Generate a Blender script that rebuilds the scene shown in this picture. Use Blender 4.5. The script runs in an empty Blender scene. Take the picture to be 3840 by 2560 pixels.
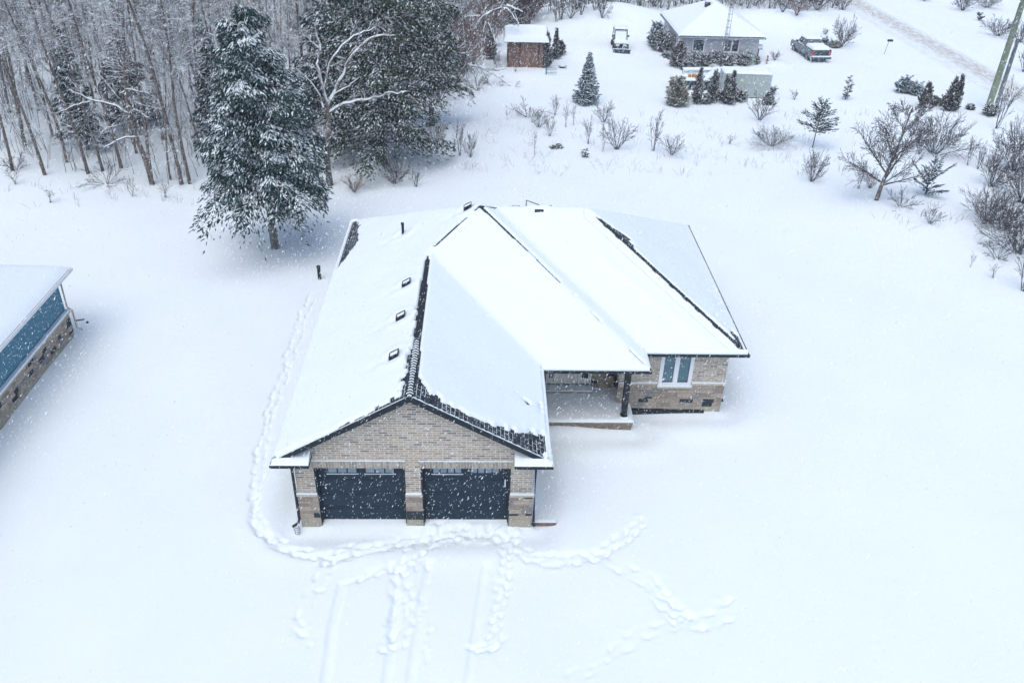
import bpy, math, random
import numpy as np
from mathutils import Vector, Matrix
R = math.radians
rng = np.random.default_rng(7)
random.seed(7)
scene = bpy.context.scene
COL = scene.collection

# ------------------------------------------------------------------ camera (solved from the house's own geometry)
F = 3170.65
CAM = np.array([5.9342, -20.2992, 20.2469])
FW = np.array([0.03215183, 0.84200221, -0.53851513])
RT = np.array([0.99944502, -0.02238831, 0.02466594])
UP = np.array([-0.00871233, 0.53900932, 0.84225474])
cam_d = bpy.data.cameras.new('camera'); cam = bpy.data.objects.new('camera', cam_d); COL.objects.link(cam)
m4 = Matrix(((RT[0], UP[0], -FW[0], CAM[0]), (RT[1], UP[1], -FW[1], CAM[1]), (RT[2], UP[2], -FW[2], CAM[2]), (0, 0, 0, 1)))
cam.matrix_world = m4
cam_d.sensor_width = 36; cam_d.lens = 36 * F / 3840; cam_d.clip_start = 0.1; cam_d.clip_end = 2000
scene.camera = cam

# ------------------------------------------------------------------ terrain height
BUMPS = []   # (x, y, sx, sy, amp)
def H(x, y):
    x = np.asarray(x, float); y = np.asarray(y, float)
    z = 0.05 * np.sin(x * .23 + 1.3) * np.cos(y * .19 + .4) + 0.03 * np.sin(x * .61 + y * .47) + 0.02 * np.sin(1.3 * x - .9 * y)
    z = z * np.clip((np.hypot(np.maximum(np.abs(x - 7.6) - 8, 0), np.maximum(np.abs(y - 8) - 9, 0))) / 6, 0, 1)
    for bx, by, sx, sy, a in BUMPS:
        z = z + a * np.exp(-((x - bx) / sx) ** 2 - ((y - by) / sy) ** 2)
    rd = np.clip((np.abs(x - 51.4) - 3.6) / 2.5, 0, 1)
    return z * rd * rd * (3 - 2 * rd)

def G(px, py):
    d = FW + (px - 1920) / F * RT - (py - 1280) / F * UP
    z = 0.0
    for _ in range(4):
        t = (z - CAM[2]) / d[2]; P = CAM + t * d; z = float(H(P[0], P[1]))
    return np.array([P[0], P[1], z])
def ppm(P): return F / float((np.asarray(P) - CAM) @ FW)
def PX(x, y, z=0.0):
    d = np.stack([np.asarray(x, float) - CAM[0], np.asarray(y, float) - CAM[1], np.asarray(z, float) - CAM[2] + 0 * np.asarray(x, float)], -1)
    w = d @ FW
    return 1920 + F * (d @ RT) / w, 1280 - F * (d @ UP) / w

for px, py, sx, sy, a in ((2290, 88, 6.5, 4.5, 2.0), (2470, 90, 5, 4, 1.0), (2150, 120, 4, 3.5, .9), (2180, 190, 4, 3, .5), (2920, 85, 6, 4, 1.3),
                          (2905, 245, 1.2, 1.0, .35), (1950, 290, 3, 2, .3), (1720, 520, 5, 4, .35), (3250, 800, 4, 3, .3), (3500, 860, 4, 4, .3)):
    p = G(px, py); BUMPS.append((p[0], p[1], sx, sy, a))

# ------------------------------------------------------------------ materials
MATS = {}
def nn(nt, t, **kw):
    n = nt.nodes.new(t)
    for k, v in kw.items():
        if k in n.inputs: n.inputs[k].default_value = v
        else: setattr(n, k, v)
    return n
def base_mat(name, rough=.8, metal=0, spec=.3):
    m = bpy.data.materials.new(name); m.use_nodes = True; nt = m.node_tree
    b = nt.nodes['Principled BSDF']; b.inputs['Roughness'].default_value = rough; b.inputs['Metallic'].default_value = metal
    b.inputs['Specular IOR Level'].default_value = spec
    MATS[name] = m; return m, nt, b
def rgba(c): return (c[0], c[1], c[2], 1)
def mixcol(nt, fac, a, b):
    n = nn(nt, 'ShaderNodeMix', data_type='RGBA')
    if hasattr(fac, 'is_linked') or hasattr(fac, 'links'): nt.links.new(fac, n.inputs[0])
    else: n.inputs[0].default_value = fac
    for s, v in ((n.inputs[6], a), (n.inputs[7], b)):
        if hasattr(v, 'links'): nt.links.new(v, s)
        else: s.default_value = rgba(v)
    return n.outputs[2]
def maprange(nt, v, a, b, c=0., d=1.):
    n = nn(nt, 'ShaderNodeMapRange'); nt.links.new(v, n.inputs[0])
    for i, q in enumerate((a, b, c, d)): n.inputs[i + 1].default_value = q
    return n.outputs[0]
def noise(nt, scale, detail=3, vec=None, rough=.6):
    n = nn(nt, 'ShaderNodeTexNoise'); n.inputs['Scale'].default_value = scale; n.inputs['Detail'].default_value = detail; n.inputs['Roughness'].default_value = rough
    if vec is not None: nt.links.new(vec, n.inputs['Vector'])
    return n.outputs['Fac']
def objco(nt): return nn(nt, 'ShaderNodeTexCoord').outputs['Object']
def M(name, c, c2=None, rough=.8, scale=4, metal=0, spec=.3, bump=0, snow=None, lo=.35, hi=.65):
    """colour varied by noise; snow=(a,b): snow lying where the surface normal's z passes a..b"""
    if name in MATS: return MATS[name]
    m, nt, b = base_mat(name, rough, metal, spec)
    co = objco(nt); out = None
    if c2 is not None:
        f = maprange(nt, noise(nt, scale, 4, co), lo, hi); out = mixcol(nt, f, c, c2)
    if snow:
        g = nn(nt, 'ShaderNodeNewGeometry'); s = nn(nt, 'ShaderNodeSeparateXYZ'); nt.links.new(g.outputs['Normal'], s.inputs[0])
        nz = nn(nt, 'ShaderNodeMath', operation='MULTIPLY_ADD'); nt.links.new(noise(nt, 3.0, 3, co), nz.inputs[0]); nz.inputs[1].default_value = .9; nt.links.new(s.outputs[2], nz.inputs[2])
        f = maprange(nt, nz.outputs[0], snow[0] + .45, snow[1] + .45)
        out = mixcol(nt, f, out if out is not None else c, SNOWC)
    if out is not None: nt.links.new(out, b.inputs['Base Color'])
    else: b.inputs['Base Color'].default_value = rgba(c)
    if bump:
        bn = nn(nt, 'ShaderNodeBump'); bn.inputs['Strength'].default_value = bump; bn.inputs['Distance'].default_value = .02
        nt.links.new(noise(nt, scale * 4, 3, co), bn.inputs['Height']); nt.links.new(bn.outputs[0], b.inputs['Normal'])
    return m
SNOWC = (.785, .862, .885)
def planar(nt, slope=1.0):
    """vector (along, up, 0) on walls and roof planes from object coordinates and the object-space normal"""
    tc = nn(nt, 'ShaderNodeTexCoord'); s = nn(nt, 'ShaderNodeSeparateXYZ'); nt.links.new(tc.outputs['Object'], s.inputs[0])
    n = nn(nt, 'ShaderNodeSeparateXYZ'); nt.links.new(tc.outputs['Normal'], n.inputs[0])
    a = nn(nt, 'ShaderNodeMath', operation='ABSOLUTE'); nt.links.new(n.outputs[0], a.inputs[0])
    b = nn(nt, 'ShaderNodeMath', operation='ABSOLUTE'); nt.links.new(n.outputs[1], b.inputs[0])
    g = nn(nt, 'ShaderNodeMath', operation='GREATER_THAN'); nt.links.new(a.outputs[0], g.inputs[0]); nt.links.new(b.outputs[0], g.inputs[1])
    mx = nn(nt, 'ShaderNodeMix', data_type='FLOAT'); nt.links.new(g.outputs[0], mx.inputs[0]); nt.links.new(s.outputs[0], mx.inputs[2]); nt.links.new(s.outputs[1], mx.inputs[3])
    z = nn(nt, 'ShaderNodeMath', operation='MULTIPLY'); nt.links.new(s.outputs[2], z.inputs[0]); z.inputs[1].default_value = slope
    c = nn(nt, 'ShaderNodeCombineXYZ'); nt.links.new(mx.outputs[0], c.inputs[0]); nt.links.new(z.outputs[0], c.inputs[1])
    return c.outputs[0]
def brickmat(name, cols, mortar, w, h, ms, rough=.85, slope=1., offset=.5, bump=.4, extra=None):
    m, nt, b = base_mat(name, rough)
    v = planar(nt, slope)
    t = nn(nt, 'ShaderNodeTexBrick'); t.offset = offset
    nt.links.new(v, t.inputs['Vector']); t.inputs['Scale'].default_value = 1; t.inputs['Brick Width'].default_value = w; t.inputs['Row Height'].default_value = h
    t.inputs['Mortar Size'].default_value = ms; t.inputs['Mortar Smooth'].default_value = .1; t.inputs['Bias'].default_value = 0
    t.inputs['Color1'].default_value = (0, 0, 0, 1); t.inputs['Color2'].default_value = (1, 1, 1, 1); t.inputs['Mortar'].default_value = (.5, .5, .5, 1)
    r = nn(nt, 'ShaderNodeValToRGB'); r.color_ramp.interpolation = 'CONSTANT'
    el = r.color_ramp.elements
    while len(el) < len(cols): el.new(.5)
    for i, c in enumerate(cols): el[i].position = i / len(cols); el[i].color = rgba(c)
    nt.links.new(t.outputs['Color'], r.inputs[0])
    vr = mixcol(nt, maprange(nt, noise(nt, 14, 4, objco(nt)), .3, .7), (.72, .72, .72), (1.2, 1.2, 1.2))
    mm = nn(nt, 'ShaderNodeMix', data_type='RGBA', blend_type='MULTIPLY'); mm.inputs[0].default_value = 1
    nt.links.new(r.outputs[0], mm.inputs[6]); nt.links.new(vr, mm.inputs[7])
    fac = t.outputs['Fac']
    if extra:   # mortar lines (here: snow caught in the courses) broken up by noise
        k = nn(nt, 'ShaderNodeMath', operation='MULTIPLY'); nt.links.new(fac, k.inputs[0]); nt.links.new(maprange(nt, noise(nt, extra, 2, v), .4, .55), k.inputs[1]); fac = k.outputs[0]
    out = mixcol(nt, fac, mm.outputs[2], mortar)
    nt.links.new(out, b.inputs['Base Color'])
    if bump:
        bn = nn(nt, 'ShaderNodeBump'); bn.inputs['Strength'].default_value = bump; bn.inputs['Distance'].default_value = .01; bn.invert = True
        nt.links.new(t.outputs['Fac'], bn.inputs['Height']); nt.links.new(bn.outputs[0], b.inputs['Normal'])
    return m
def snowmat(name, c=SNOWC, bscale=9, bstr=.25):
    m, nt, b = base_mat(name, .85, 0, .25)
    co = objco(nt)
    nt.links.new(mixcol(nt, maprange(nt, noise(nt, .35, 4, co), .35, .65), c, tuple(q * .985 for q in c)), b.inputs['Base Color'])
    bn = nn(nt, 'ShaderNodeBump'); bn.inputs['Strength'].default_value = bstr; bn.inputs['Distance'].default_value = .03
    nt.links.new(noise(nt, bscale, 5, co), bn.inputs['Height']); nt.links.new(bn.outputs[0], b.inputs['Normal'])
    return m
snow = snowmat('snow'); snow_g = snowmat('ground snow', SNOWC, 3.5, .35)
brick = brickmat('tan brick', [(.40, .34, .265), (.32, .275, .22), (.44, .385, .315), (.36, .31, .255), (.22, .20, .18), (.41, .335, .255), (.46, .405, .335)], (.62, .58, .51), .30, .09, .012)
soldier = brickmat('upright brick', [(.36, .32, .26), (.31, .27, .22), (.40, .36, .30), (.28, .25, .21)], (.47, .45, .41), .09, .5, .007, offset=0)
shingle = brickmat('roof shingle', [(.018, .028, .038), (.03, .042, .055), (.012, .02, .03), (.045, .056, .068), (.024, .034, .044)], SNOWC, .33, .145, .0075, slope=1.99, extra=1.6, bump=.6)
shingle_p = M('plain shingle', (.016, .024, .032), (.035, .043, .052), .9, 9)
STONE = [M('stone tan', (.33, .28, .22), (.42, .36, .29), .9, 8, bump=.5), M('stone buff', (.38, .33, .27), (.28, .24, .20), .9, 8, bump=.5),
         M('stone grey', (.19, .185, .18), (.27, .26, .245), .9, 8, bump=.5), M('stone rust', (.25, .19, .145), (.31, .26, .215), .9, 8, bump=.5),
         M('stone dark', (.025, .04, .05), (.04, .05, .06), .9, 8, bump=.5), M('stone mortar', (.34, .32, .29), None, .9)]
limestone = M('limestone', (.50, .46, .38), (.44, .40, .33), .85, 6)
concrete = M('concrete', (.42, .385, .30), (.33, .305, .245), .9, 3, bump=.3)
black = M('black metal', (.010, .018, .026), (.018, .026, .034), .5, 6)
frost = M('frosted black metal', (.010, .018, .026), None, .5, 6, snow=(.5, .8))
door_m = M('dark garage door', (.009, .026, .044), (.014, .034, .054), .6, 3, spec=.3)
pane_m = M('reflection tinted pane', (.16, .235, .29), (.22, .30, .36), .25, 5, spec=.6)  # light blue-grey base colour paints in the glass's reflection of sky and snow
glass = M('blue window glass', (.045, .125, .17), (.07, .17, .22), .12, 2, spec=.8)
glassd = M('dark window glass', (.012, .03, .045), (.03, .05, .07), .12, 4, spec=.8)
white = M('white trim', (.74, .76, .78), None, .5)
cream = M('cream door paint', (.72, .69, .60), (.66, .63, .55), .5, 3)
bluesid = M('blue siding', (.055, .19, .28), (.085, .24, .33), .6, 6)
greysid = M('grey siding', (.43, .44, .475), (.50, .51, .54), .7, 8)
brownwood = M('weathered brown board', (.16, .095, .075), (.235, .15, .12), .9, 5)
darkwood = M('dark board', (.05, .035, .035), None, .9)
contgreen = M('pale green painted steel', (.36, .43, .42), (.42, .48, .475), .6, 3)
contgreen2 = M('light steel', (.46, .51, .52), None, .6)
yellow = M('yellow sticker', (.55, .62, .05), None, .5)
roadm_name = 'road'
def fresh(name, *a, **k): return M(name, *a, **k)
bark = M('grey bark', (.10, .088, .085), (.19, .17, .165), .9, 5, snow=(.22, .62))
barktr = M('rough trunk bark', (.085, .065, .055), (.17, .14, .12), .9, 5, snow=(.15, .5))
barkdk = M('dark twig bark', (.045, .045, .052), (.085, .075, .078), .9, 5, snow=(.45, .8))
barkred = M('red brown twig bark', (.14, .085, .075), (.19, .13, .115), .9, 5, snow=(.4, .8))
barkwt = M('snow laden bark', (.09, .07, .065), (.15, .125, .115), .9, 5, snow=(-.05, .3))
needle = [M('needle deep', (.008, .042, .045), (.016, .058, .055), .7, 6), M('needle mid', (.025, .07, .062), (.04, .085, .07), .7, 6), M('needle light', (.05, .11, .095), None, .7)]
olive = [M('needle olive deep', (.010, .042, .030), (.02, .058, .036), .7, 6), M('needle olive', (.045, .085, .035), (.06, .10, .042), .7, 6), M('needle rust', (.10, .06, .045), None, .8)]
bluen = [M('blue needle deep', (.04, .11, .14), (.06, .14, .17), .7, 6), M('blue needle', (.11, .22, .26), None, .7), M('blue needle light', (.14, .24, .27), None, .7)]
cedar = [M('cedar deep', (.06, .065, .06), (.085, .08, .07), .7, 6), M('cedar brown', (.14, .105, .09), None, .8), M('cedar grey', (.10, .12, .105), None, .8)]
tan = [M('juniper tan', (.26, .23, .13), (.33, .29, .18), .8, 6), M('juniper green', (.10, .14, .08), None, .8), M('juniper pale', (.26, .245, .17), None, .8)]

# ------------------------------------------------------------------ mesh builder
class MB:
    def __init__(s): s.v = []; s.q = []; s.n = 0
    def add(s, v, f, m=0):
        v = np.asarray(v, float).reshape(-1, 3); f = np.asarray(f, int)
        s.v.append(v); s.q.append((f + s.n, m)); s.n += len(v); return s
    def box(s, x0, x1, y0, y1, z0, z1, m=0, mat4=None):
        v = np.array([(x, y, z) for z in (z0, z1) for y in (y0, y1) for x in (x0, x1)], float)
        if mat4 is not None: v = v @ np.array(mat4.to_3x3()).T + np.array(mat4.translation)
        return s.add(v, [(0, 2, 3, 1), (4, 5, 7, 6), (0, 1, 5, 4), (2, 6, 7, 3), (0, 4, 6, 2), (1, 3, 7, 5)], m)
    def poly(s, pts, m=0):   # convex polygon as a fan
        n = len(pts)
        return s.add(pts, [(0, i, i + 1) for i in range(1, n - 1)], m)
    def prism(s, pts, off, m=0):   # polygon swept by vector off
        pts = np.asarray(pts, float); n = len(pts); v = np.vstack([pts, pts + np.asarray(off, float)])
        s.add(v, [(0, i, i + 1) for i in range(1, n - 1)], m); s.q[-1:] = s.q[-1:]
        k = s.n - 2 * n
        s.q.append((np.array([(n, n + i + 1, n + i) for i in range(1, n - 1)]) + k, m))
        s.q.append((np.array([(i, i + n, (i + 1) % n + n, (i + 1) % n) for i in range(n)]) + k, m)); return s
    def tube(s, pts, rad, k=6, m=0, cap=True):
        pts = np.asarray(pts, float); n = len(pts); rad = np.broadcast_to(np.asarray(rad, float), (n,))
        t = np.empty_like(pts); t[1:-1] = pts[2:] - pts[:-2]; t[0] = pts[1] - pts[0]; t[-1] = pts[-1] - pts[-2]
        t /= np.linalg.norm(t, axis=1)[:, None] + 1e-9
        ref = np.array([0, 0, 1.]) if abs(t[0][2]) < .8 else np.array([1., 0, 0])
        a = np.cross(t, ref); a /= np.linalg.norm(a, axis=1)[:, None] + 1e-9; b = np.cross(a, t)
        th = np.arange(k) * 2 * math.pi / k + (math.pi / 2 if k % 2 else math.pi / 4)
        v = pts[:, None] + rad[:, None, None] * (np.cos(th)[None, :, None] * a[:, None] + np.sin(th)[None, :, None] * b[:, None])
        i = np.arange(n - 1)[:, None] * k; j = np.arange(k)[None]; j2 = (j + 1) % k
        f = np.stack([i + j, i + j2, i + k + j2, i + k + j], -1).reshape(-1, 4)
        s.add(v, f, m)
        if cap and k > 3:
            c0 = s.n - n * k
            s.q.append((np.array([[c0 + q for q in (0, e, e + 1)] for e in range(1, k - 1)]), m))
            c1 = c0 + (n - 1) * k
            s.q.append((np.array([[c1 + q for q in (0, e + 1, e)] for e in range(1, k - 1)]), m))
        return s
    def cards(s, c, d, w, m=0):   # diamonds: centre c, half length vector d, half width vector w
        c, d, w = (np.asarray(q, float) for q in (c, d, w)); n = len(c)
        v = np.stack([c - d, c - .15 * d + w, c + d, c - .15 * d - w], 1).reshape(-1, 3)
        return s.add(v, np.arange(n * 4).reshape(-1, 4), m)
    def mesh(s, name, mats, smooth=False):
        me = bpy.data.meshes.new(name); v = np.vstack(s.v).astype(np.float32)
        me.vertices.add(len(v)); me.vertices.foreach_set('co', v.ravel())
        tot = sum(q.size for q, _ in s.q); nf = sum(len(q) for q, _ in s.q)
        me.loops.add(tot); me.polygons.add(nf)
        me.loops.foreach_set('vertex_index', np.concatenate([q.ravel() for q, _ in s.q]).astype(np.int32))
        ls = np.concatenate([np.full(len(q), q.shape[1]) for q, _ in s.q]); st = np.concatenate([[0], np.cumsum(ls)[:-1]])
        me.polygons.foreach_set('loop_start', st.astype(np.int32)); me.polygons.foreach_set('loop_total', ls.astype(np.int32))
        me.polygons.foreach_set('material_index', np.concatenate([np.full(len(q), k) for q, k in s.q]).astype(np.int32))
        me.polygons.foreach_set('use_smooth', np.full(nf, smooth))
        for m in (mats if isinstance(mats, (list, tuple)) else [mats]): me.materials.append(m)
        me.update(); return me
    def build(s, name, mats, parent=None, smooth=False):
        return link(name, s.mesh(name, mats, smooth), parent)
def link(name, data, parent=None, loc=None, rz=0, sc=None):
    o = bpy.data.objects.new(name, data); COL.objects.link(o)
    if parent is not None: o.parent = parent
    if loc is not None: o.location = tuple(float(q) for q in loc)
    if rz: o.rotation_euler = (0, 0, rz)
    if sc is not None: o.scale = sc if hasattr(sc, '__len__') else (sc, sc, sc)
    return o
def tag(o, label, cat, group=None, kind=None):
    if label: o['label'] = label
    if cat: o['category'] = cat
    if group: o['group'] = group
    if kind: o['kind'] = kind
    return o
def thing(name, label, cat, loc=(0, 0, 0), rz=0, group=None, sc=None):
    return tag(link(name, None, None, loc, rz, sc), label, cat, group)
def box(name, mat, parent, *b): return MB().box(*b).build(name, mat, parent)
def grid(xs, ys, Z, mask=None):
    nx, ny = len(xs), len(ys); X, Y = np.meshgrid(xs, ys)
    v = np.stack([X, Y, Z], -1).reshape(-1, 3)
    i, j = np.meshgrid(np.arange(nx - 1), np.arange(ny - 1)); a = (j * nx + i)
    f = np.stack([a, a + 1, a + nx + 1, a + nx], -1)
    f = f[mask] if mask is not None else f.reshape(-1, 4)
    return v, f
def blur(Z, n):
    for _ in range(n):
        P = np.pad(Z, 1, mode='edge'); Z = (P[:-2, 1:-1] + P[2:, 1:-1] + P[1:-1, :-2] + P[1:-1, 2:] + 2 * Z) / 6
    return Z
def vnoise(x, y, sc, seed=0):   # smooth value noise
    r = np.random.default_rng(seed); T = r.random((64, 64)); x = np.asarray(x) / sc + 100; y = np.asarray(y) / sc + 100
    xi = np.floor(x).astype(int); yi = np.floor(y).astype(int); fx = x - xi; fy = y - yi; fx = fx * fx * (3 - 2 * fx); fy = fy * fy * (3 - 2 * fy)
    g = lambda a, b: T[a % 64, b % 64]
    return (g(xi, yi) * (1 - fx) + g(xi + 1, yi) * fx) * (1 - fy) + (g(xi, yi + 1) * (1 - fx) + g(xi + 1, yi + 1) * fx) * fy

#@@GROUND
# ------------------------------------------------------------------ snow ground with tracks
def axis(segs):
    out = [segs[0][0]]
    for a, b, st in segs:
        n = max(1, int(round((b - a) / st))); out += list(np.linspace(a, b, n + 1)[1:])
    return np.array(out)
xs = axis([(-400, -120, 20), (-120, -50, 2.5), (-50, -14, .8), (-14, -4, .3), (-4, 15, .055), (15, 30, .3), (30, 48, .8), (48, 55, .5), (55, 110, 1.5), (110, 400, 20)])
ys = axis([(-60, -20, 2), (-20, -12, .4), (-12, 2.6, .055), (2.6, 15, .09), (15, 40, .4), (40, 75, .5), (75, 130, 1.5), (130, 700, 25)])
X, Y = np.meshgrid(xs, ys); Z = H(X, Y)
Z = Z - .12 * np.exp(-np.clip((np.abs(X - 51.4) - 2.2) / .6, 0, 9) ** 2)
# drifts round the main house: foundation scoops and lips
def stamp(cx, cy, rx, ry, ang, depth, rim=0.0, flat=2.):
    i0, i1 = np.searchsorted(xs, (cx - 3 * max(rx, ry), cx + 3 * max(rx, ry))); j0, j1 = np.searchsorted(ys, (cy - 3 * max(rx, ry), cy + 3 * max(rx, ry)))
    if i1 <= i0 or j1 <= j0: return
    x = X[j0:j1, i0:i1] - cx; y = Y[j0:j1, i0:i1] - cy; c, s = math.cos(ang), math.sin(ang)
    u = (x * c + y * s) / rx; v = (-x * s + y * c) / ry; q = u * u + v * v
    Z[j0:j1, i0:i1] += -depth * np.exp(-q ** flat) + rim * np.exp(-((np.sqrt(q) - 1.35) / .35) ** 2)
def walk(pts, depth=.12, step=.36, wid=.14, mess=.06, rim=.035):
    P = np.array([G(*p)[:2] for p in pts]); seg = np.hypot(*(P[1:] - P[:-1]).T); L = np.concatenate([[0], np.cumsum(seg)])
    s = 0; k = 0; a = 0
    while s < L[-1]:
        x = np.interp(s, L, P[:, 0]); y = np.interp(s, L, P[:, 1]); x2 = np.interp(min(s + .2, L[-1]), L, P[:, 0]); y2 = np.interp(min(s + .2, L[-1]), L, P[:, 1])
        a = math.atan2(y2 - y, x2 - x) if s + .2 < L[-1] else a
        o = wid * (1 if k % 2 else -1) + random.gauss(0, mess); D_ = depth * random.uniform(.5, 1.15)
        fx, fy = x - math.sin(a) * o, y + math.cos(a) * o; h_ = a + random.gauss(0, .35)
        stamp(fx, fy, random.uniform(.08, .19), random.uniform(.05, .095), h_, D_ * random.uniform(.5, 1.1), rim * random.uniform(.0, .9), 1.3)
        stamp(fx + .1 * math.cos(h_), fy + .1 * math.sin(h_), random.uniform(.05, .09), random.uniform(.05, .07), h_, D_ * .5, 0, 1.)
        stamp(fx - .2 * math.cos(a), fy - .2 * math.sin(a), random.uniform(.14, .3), .05, a, D_ * random.uniform(.3, .75), 0, 1.)   # toe drag
        for _ in range(1): stamp(fx + random.gauss(0, .16), fy + random.gauss(0, .16), random.uniform(.035, .07), random.uniform(.035, .06), 0, -random.uniform(.0, .045), 0, 1.)   # kicked up lumps
        stamp(x, y, .28, .2, a, depth * .1, 0, 1.)
        s += step * random.uniform(.7, 1.3); k += 1
walk([(1165, 1120), (1130, 1200), (1100, 1300), (1070, 1400), (1040, 1470), (1010, 1560), (985, 1680), (955, 1830), (955, 1950), (1000, 2010), (1050, 2050), (1120, 2080), (1240, 2088), (1330, 2060), (1440, 2040), (1560, 2010), (1660, 1995)], step=.3)
walk([(950, 1860), (950, 1960), (1030, 2040), (1120, 2085), (1240, 2092), (1340, 2065), (1440, 2045), (1560, 2015)], step=.33, wid=.05)
walk([(1240, 2090), (1400, 2050), (1500, 2025), (1620, 1990), (1750, 1980)], step=.28, wid=.2)
for i in range(230):   # trampled patch in front of the right door
    p = G(random.uniform(1600, 1945), random.uniform(1975, 2030)); stamp(p[0], p[1], random.uniform(.06, .16), random.uniform(.05, .09), random.uniform(0, 3.1), random.uniform(-.04, .09), random.uniform(0, .03), 1.1)
walk([(1600, 2010), (1540, 2090), (1520, 2140), (1500, 2200), (1520, 2290), (1500, 2350), (1470, 2440)], step=.2, wid=.22, depth=.1)
walk([(1480, 2130), (1500, 2220), (1490, 2330), (1440, 2420), (1480, 2440)], step=.25, wid=.15, depth=.08)
walk([(1915, 2010), (1895, 2090), (1888, 2180), (1870, 2270), (1850, 2400), (1810, 2430), (1760, 2440)], step=.19, wid=.13, depth=.1)
walk([(1950, 2060), (2010, 2100), (2120, 2098), (2250, 2080), (2330, 2030), (2380, 1985), (2420, 1950)], step=.24, wid=.17, depth=.1)
walk([(2010, 2100), (2090, 2110), (2230, 2085), (2310, 2045)], step=.3, wid=.05, depth=.08)
walk([(2230, 2080), (2330, 2130), (2430, 2180), (2480, 2230), (2540, 2290), (2600, 2335), (2700, 2310), (2760, 2280)], step=.42, wid=.18, depth=.12)
walk([(2450, 2200), (2520, 2290), (2570, 2330), (2640, 2330)], step=.3, wid=.25, depth=.12)
walk([(2560, 2335), (2400, 2370), (2340, 2420), (2260, 2480), (2130, 2545)], step=.4, wid=.15, depth=.07)
walk([(1235, 2110), (1190, 2200), (1135, 2260), (1110, 2350), (1160, 2380), (1130, 2430)], step=.36, wid=.16, depth=.07)
walk([(1660, 2020), (1560, 2100), (1420, 2140), (1300, 2185)], step=.3, wid=.1, depth=.08)
walk([(1600, 2120), (1590, 2260), (1600, 2400), (1590, 2530)], step=.5, wid=.1, depth=.05)
def tyre(pts, w=.14, depth=.06):
    P = np.array([G(*p)[:2] for p in pts]); 
    x = np.interp(ys, P[::-1, 1], P[::-1, 0]); inside = (ys > P[-1, 1]) & (ys < P[0, 1])
    dd = np.abs(X - x[:, None]); prof = -depth / (1 + np.exp((dd - w) / .015)) + .022 * np.exp(-((dd - w - .05) / .04) ** 2)
    Z[:] += prof * (inside / 1.0)[:, None] * (1 + .35 * (vnoise(X, Y, .25, 4) - .5))
tyre([(1285, 2178), (1250, 2330), (1215, 2600)]); tyre([(1490, 2225), (1475, 2370), (1445, 2600)]); tyre([(1615, 2100), (1575, 2300), (1535, 2600)]); tyre([(1825, 2110), (1795, 2300), (1755, 2600)])
dx = np.maximum(np.maximum(-X, X - 15.2), 0)
near = (X > -8) & (X < 24) & (Y > -8) & (Y < 25)
def rect_d(x0, x1, y0, y1): return np.hypot(np.maximum(np.maximum(x0 - X, X - x1), 0), np.maximum(np.maximum(y0 - Y, Y - y1), 0))
house_d = np.minimum(np.minimum(rect_d(0, 7.5, 0, 16.46), rect_d(7.5, 11.6, 5.1, 16.46)), rect_d(11.1, 15.23, 6.26, 16.46))
Z -= np.where(near, .10 * np.exp(-((house_d - .45) / .4) ** 2) - .07 * np.exp(-((house_d - 1.35) / .5) ** 2), 0)
Z += np.where(near, .24 * np.exp(-((X - 8.6) / 1.9) ** 2 - ((Y - 4.95) / .55) ** 2), 0)
Z += np.where(near, .12 * np.exp(-((X - 14.3) / 2.2) ** 2 - ((Y - 5.9) / .9) ** 2), 0)
# snow pushed into the garage door recesses
Z += np.where((Y > -.9) & (Y < .5) & (X > .6) & (X < 6.9), .10 * np.exp(-((Y - .3) / .45) ** 2), 0)
Z -= .05 * np.exp(-((X - 3.7) / 2.9) ** 6 - ((Y + 4.6) / 3.6) ** 6)
wn_ = np.clip((24 - Y) / 8, 0, 1) * np.clip((30 - np.abs(X - 2)) / 10, 0, 1)
Z += wn_ * (.02 * (vnoise(X, Y, 1.3, 5) - .5) + .05 * (vnoise(X + .5 * Y, Y * .6, 3.2, 7) - .5)) * np.clip(house_d / 1.5, 0, 1) + (1 - wn_) * .06 * (vnoise(X, Y, 2.3, 6) - .5) * np.clip((np.abs(X - 51.4) - 4) / 3, 0, 1)
fx0, fx1 = np.searchsorted(xs, (-4, 15)); fy0, fy1 = np.searchsorted(ys, (-12, 2)); Z[fy0:fy1, fx0:fx1] = blur(Z[fy0:fy1, fx0:fx1], 1)
v, f = grid(xs, ys, Z)
tag(MB().add(v, f).build('snow_ground', snow_g, None, True), None, None, None, 'structure')
def ground_z(x, y):
    i = int(np.clip(np.searchsorted(xs, x), 1, len(xs) - 1)); j = int(np.clip(np.searchsorted(ys, y), 1, len(ys) - 1)); return float(Z[j, i])

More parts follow.
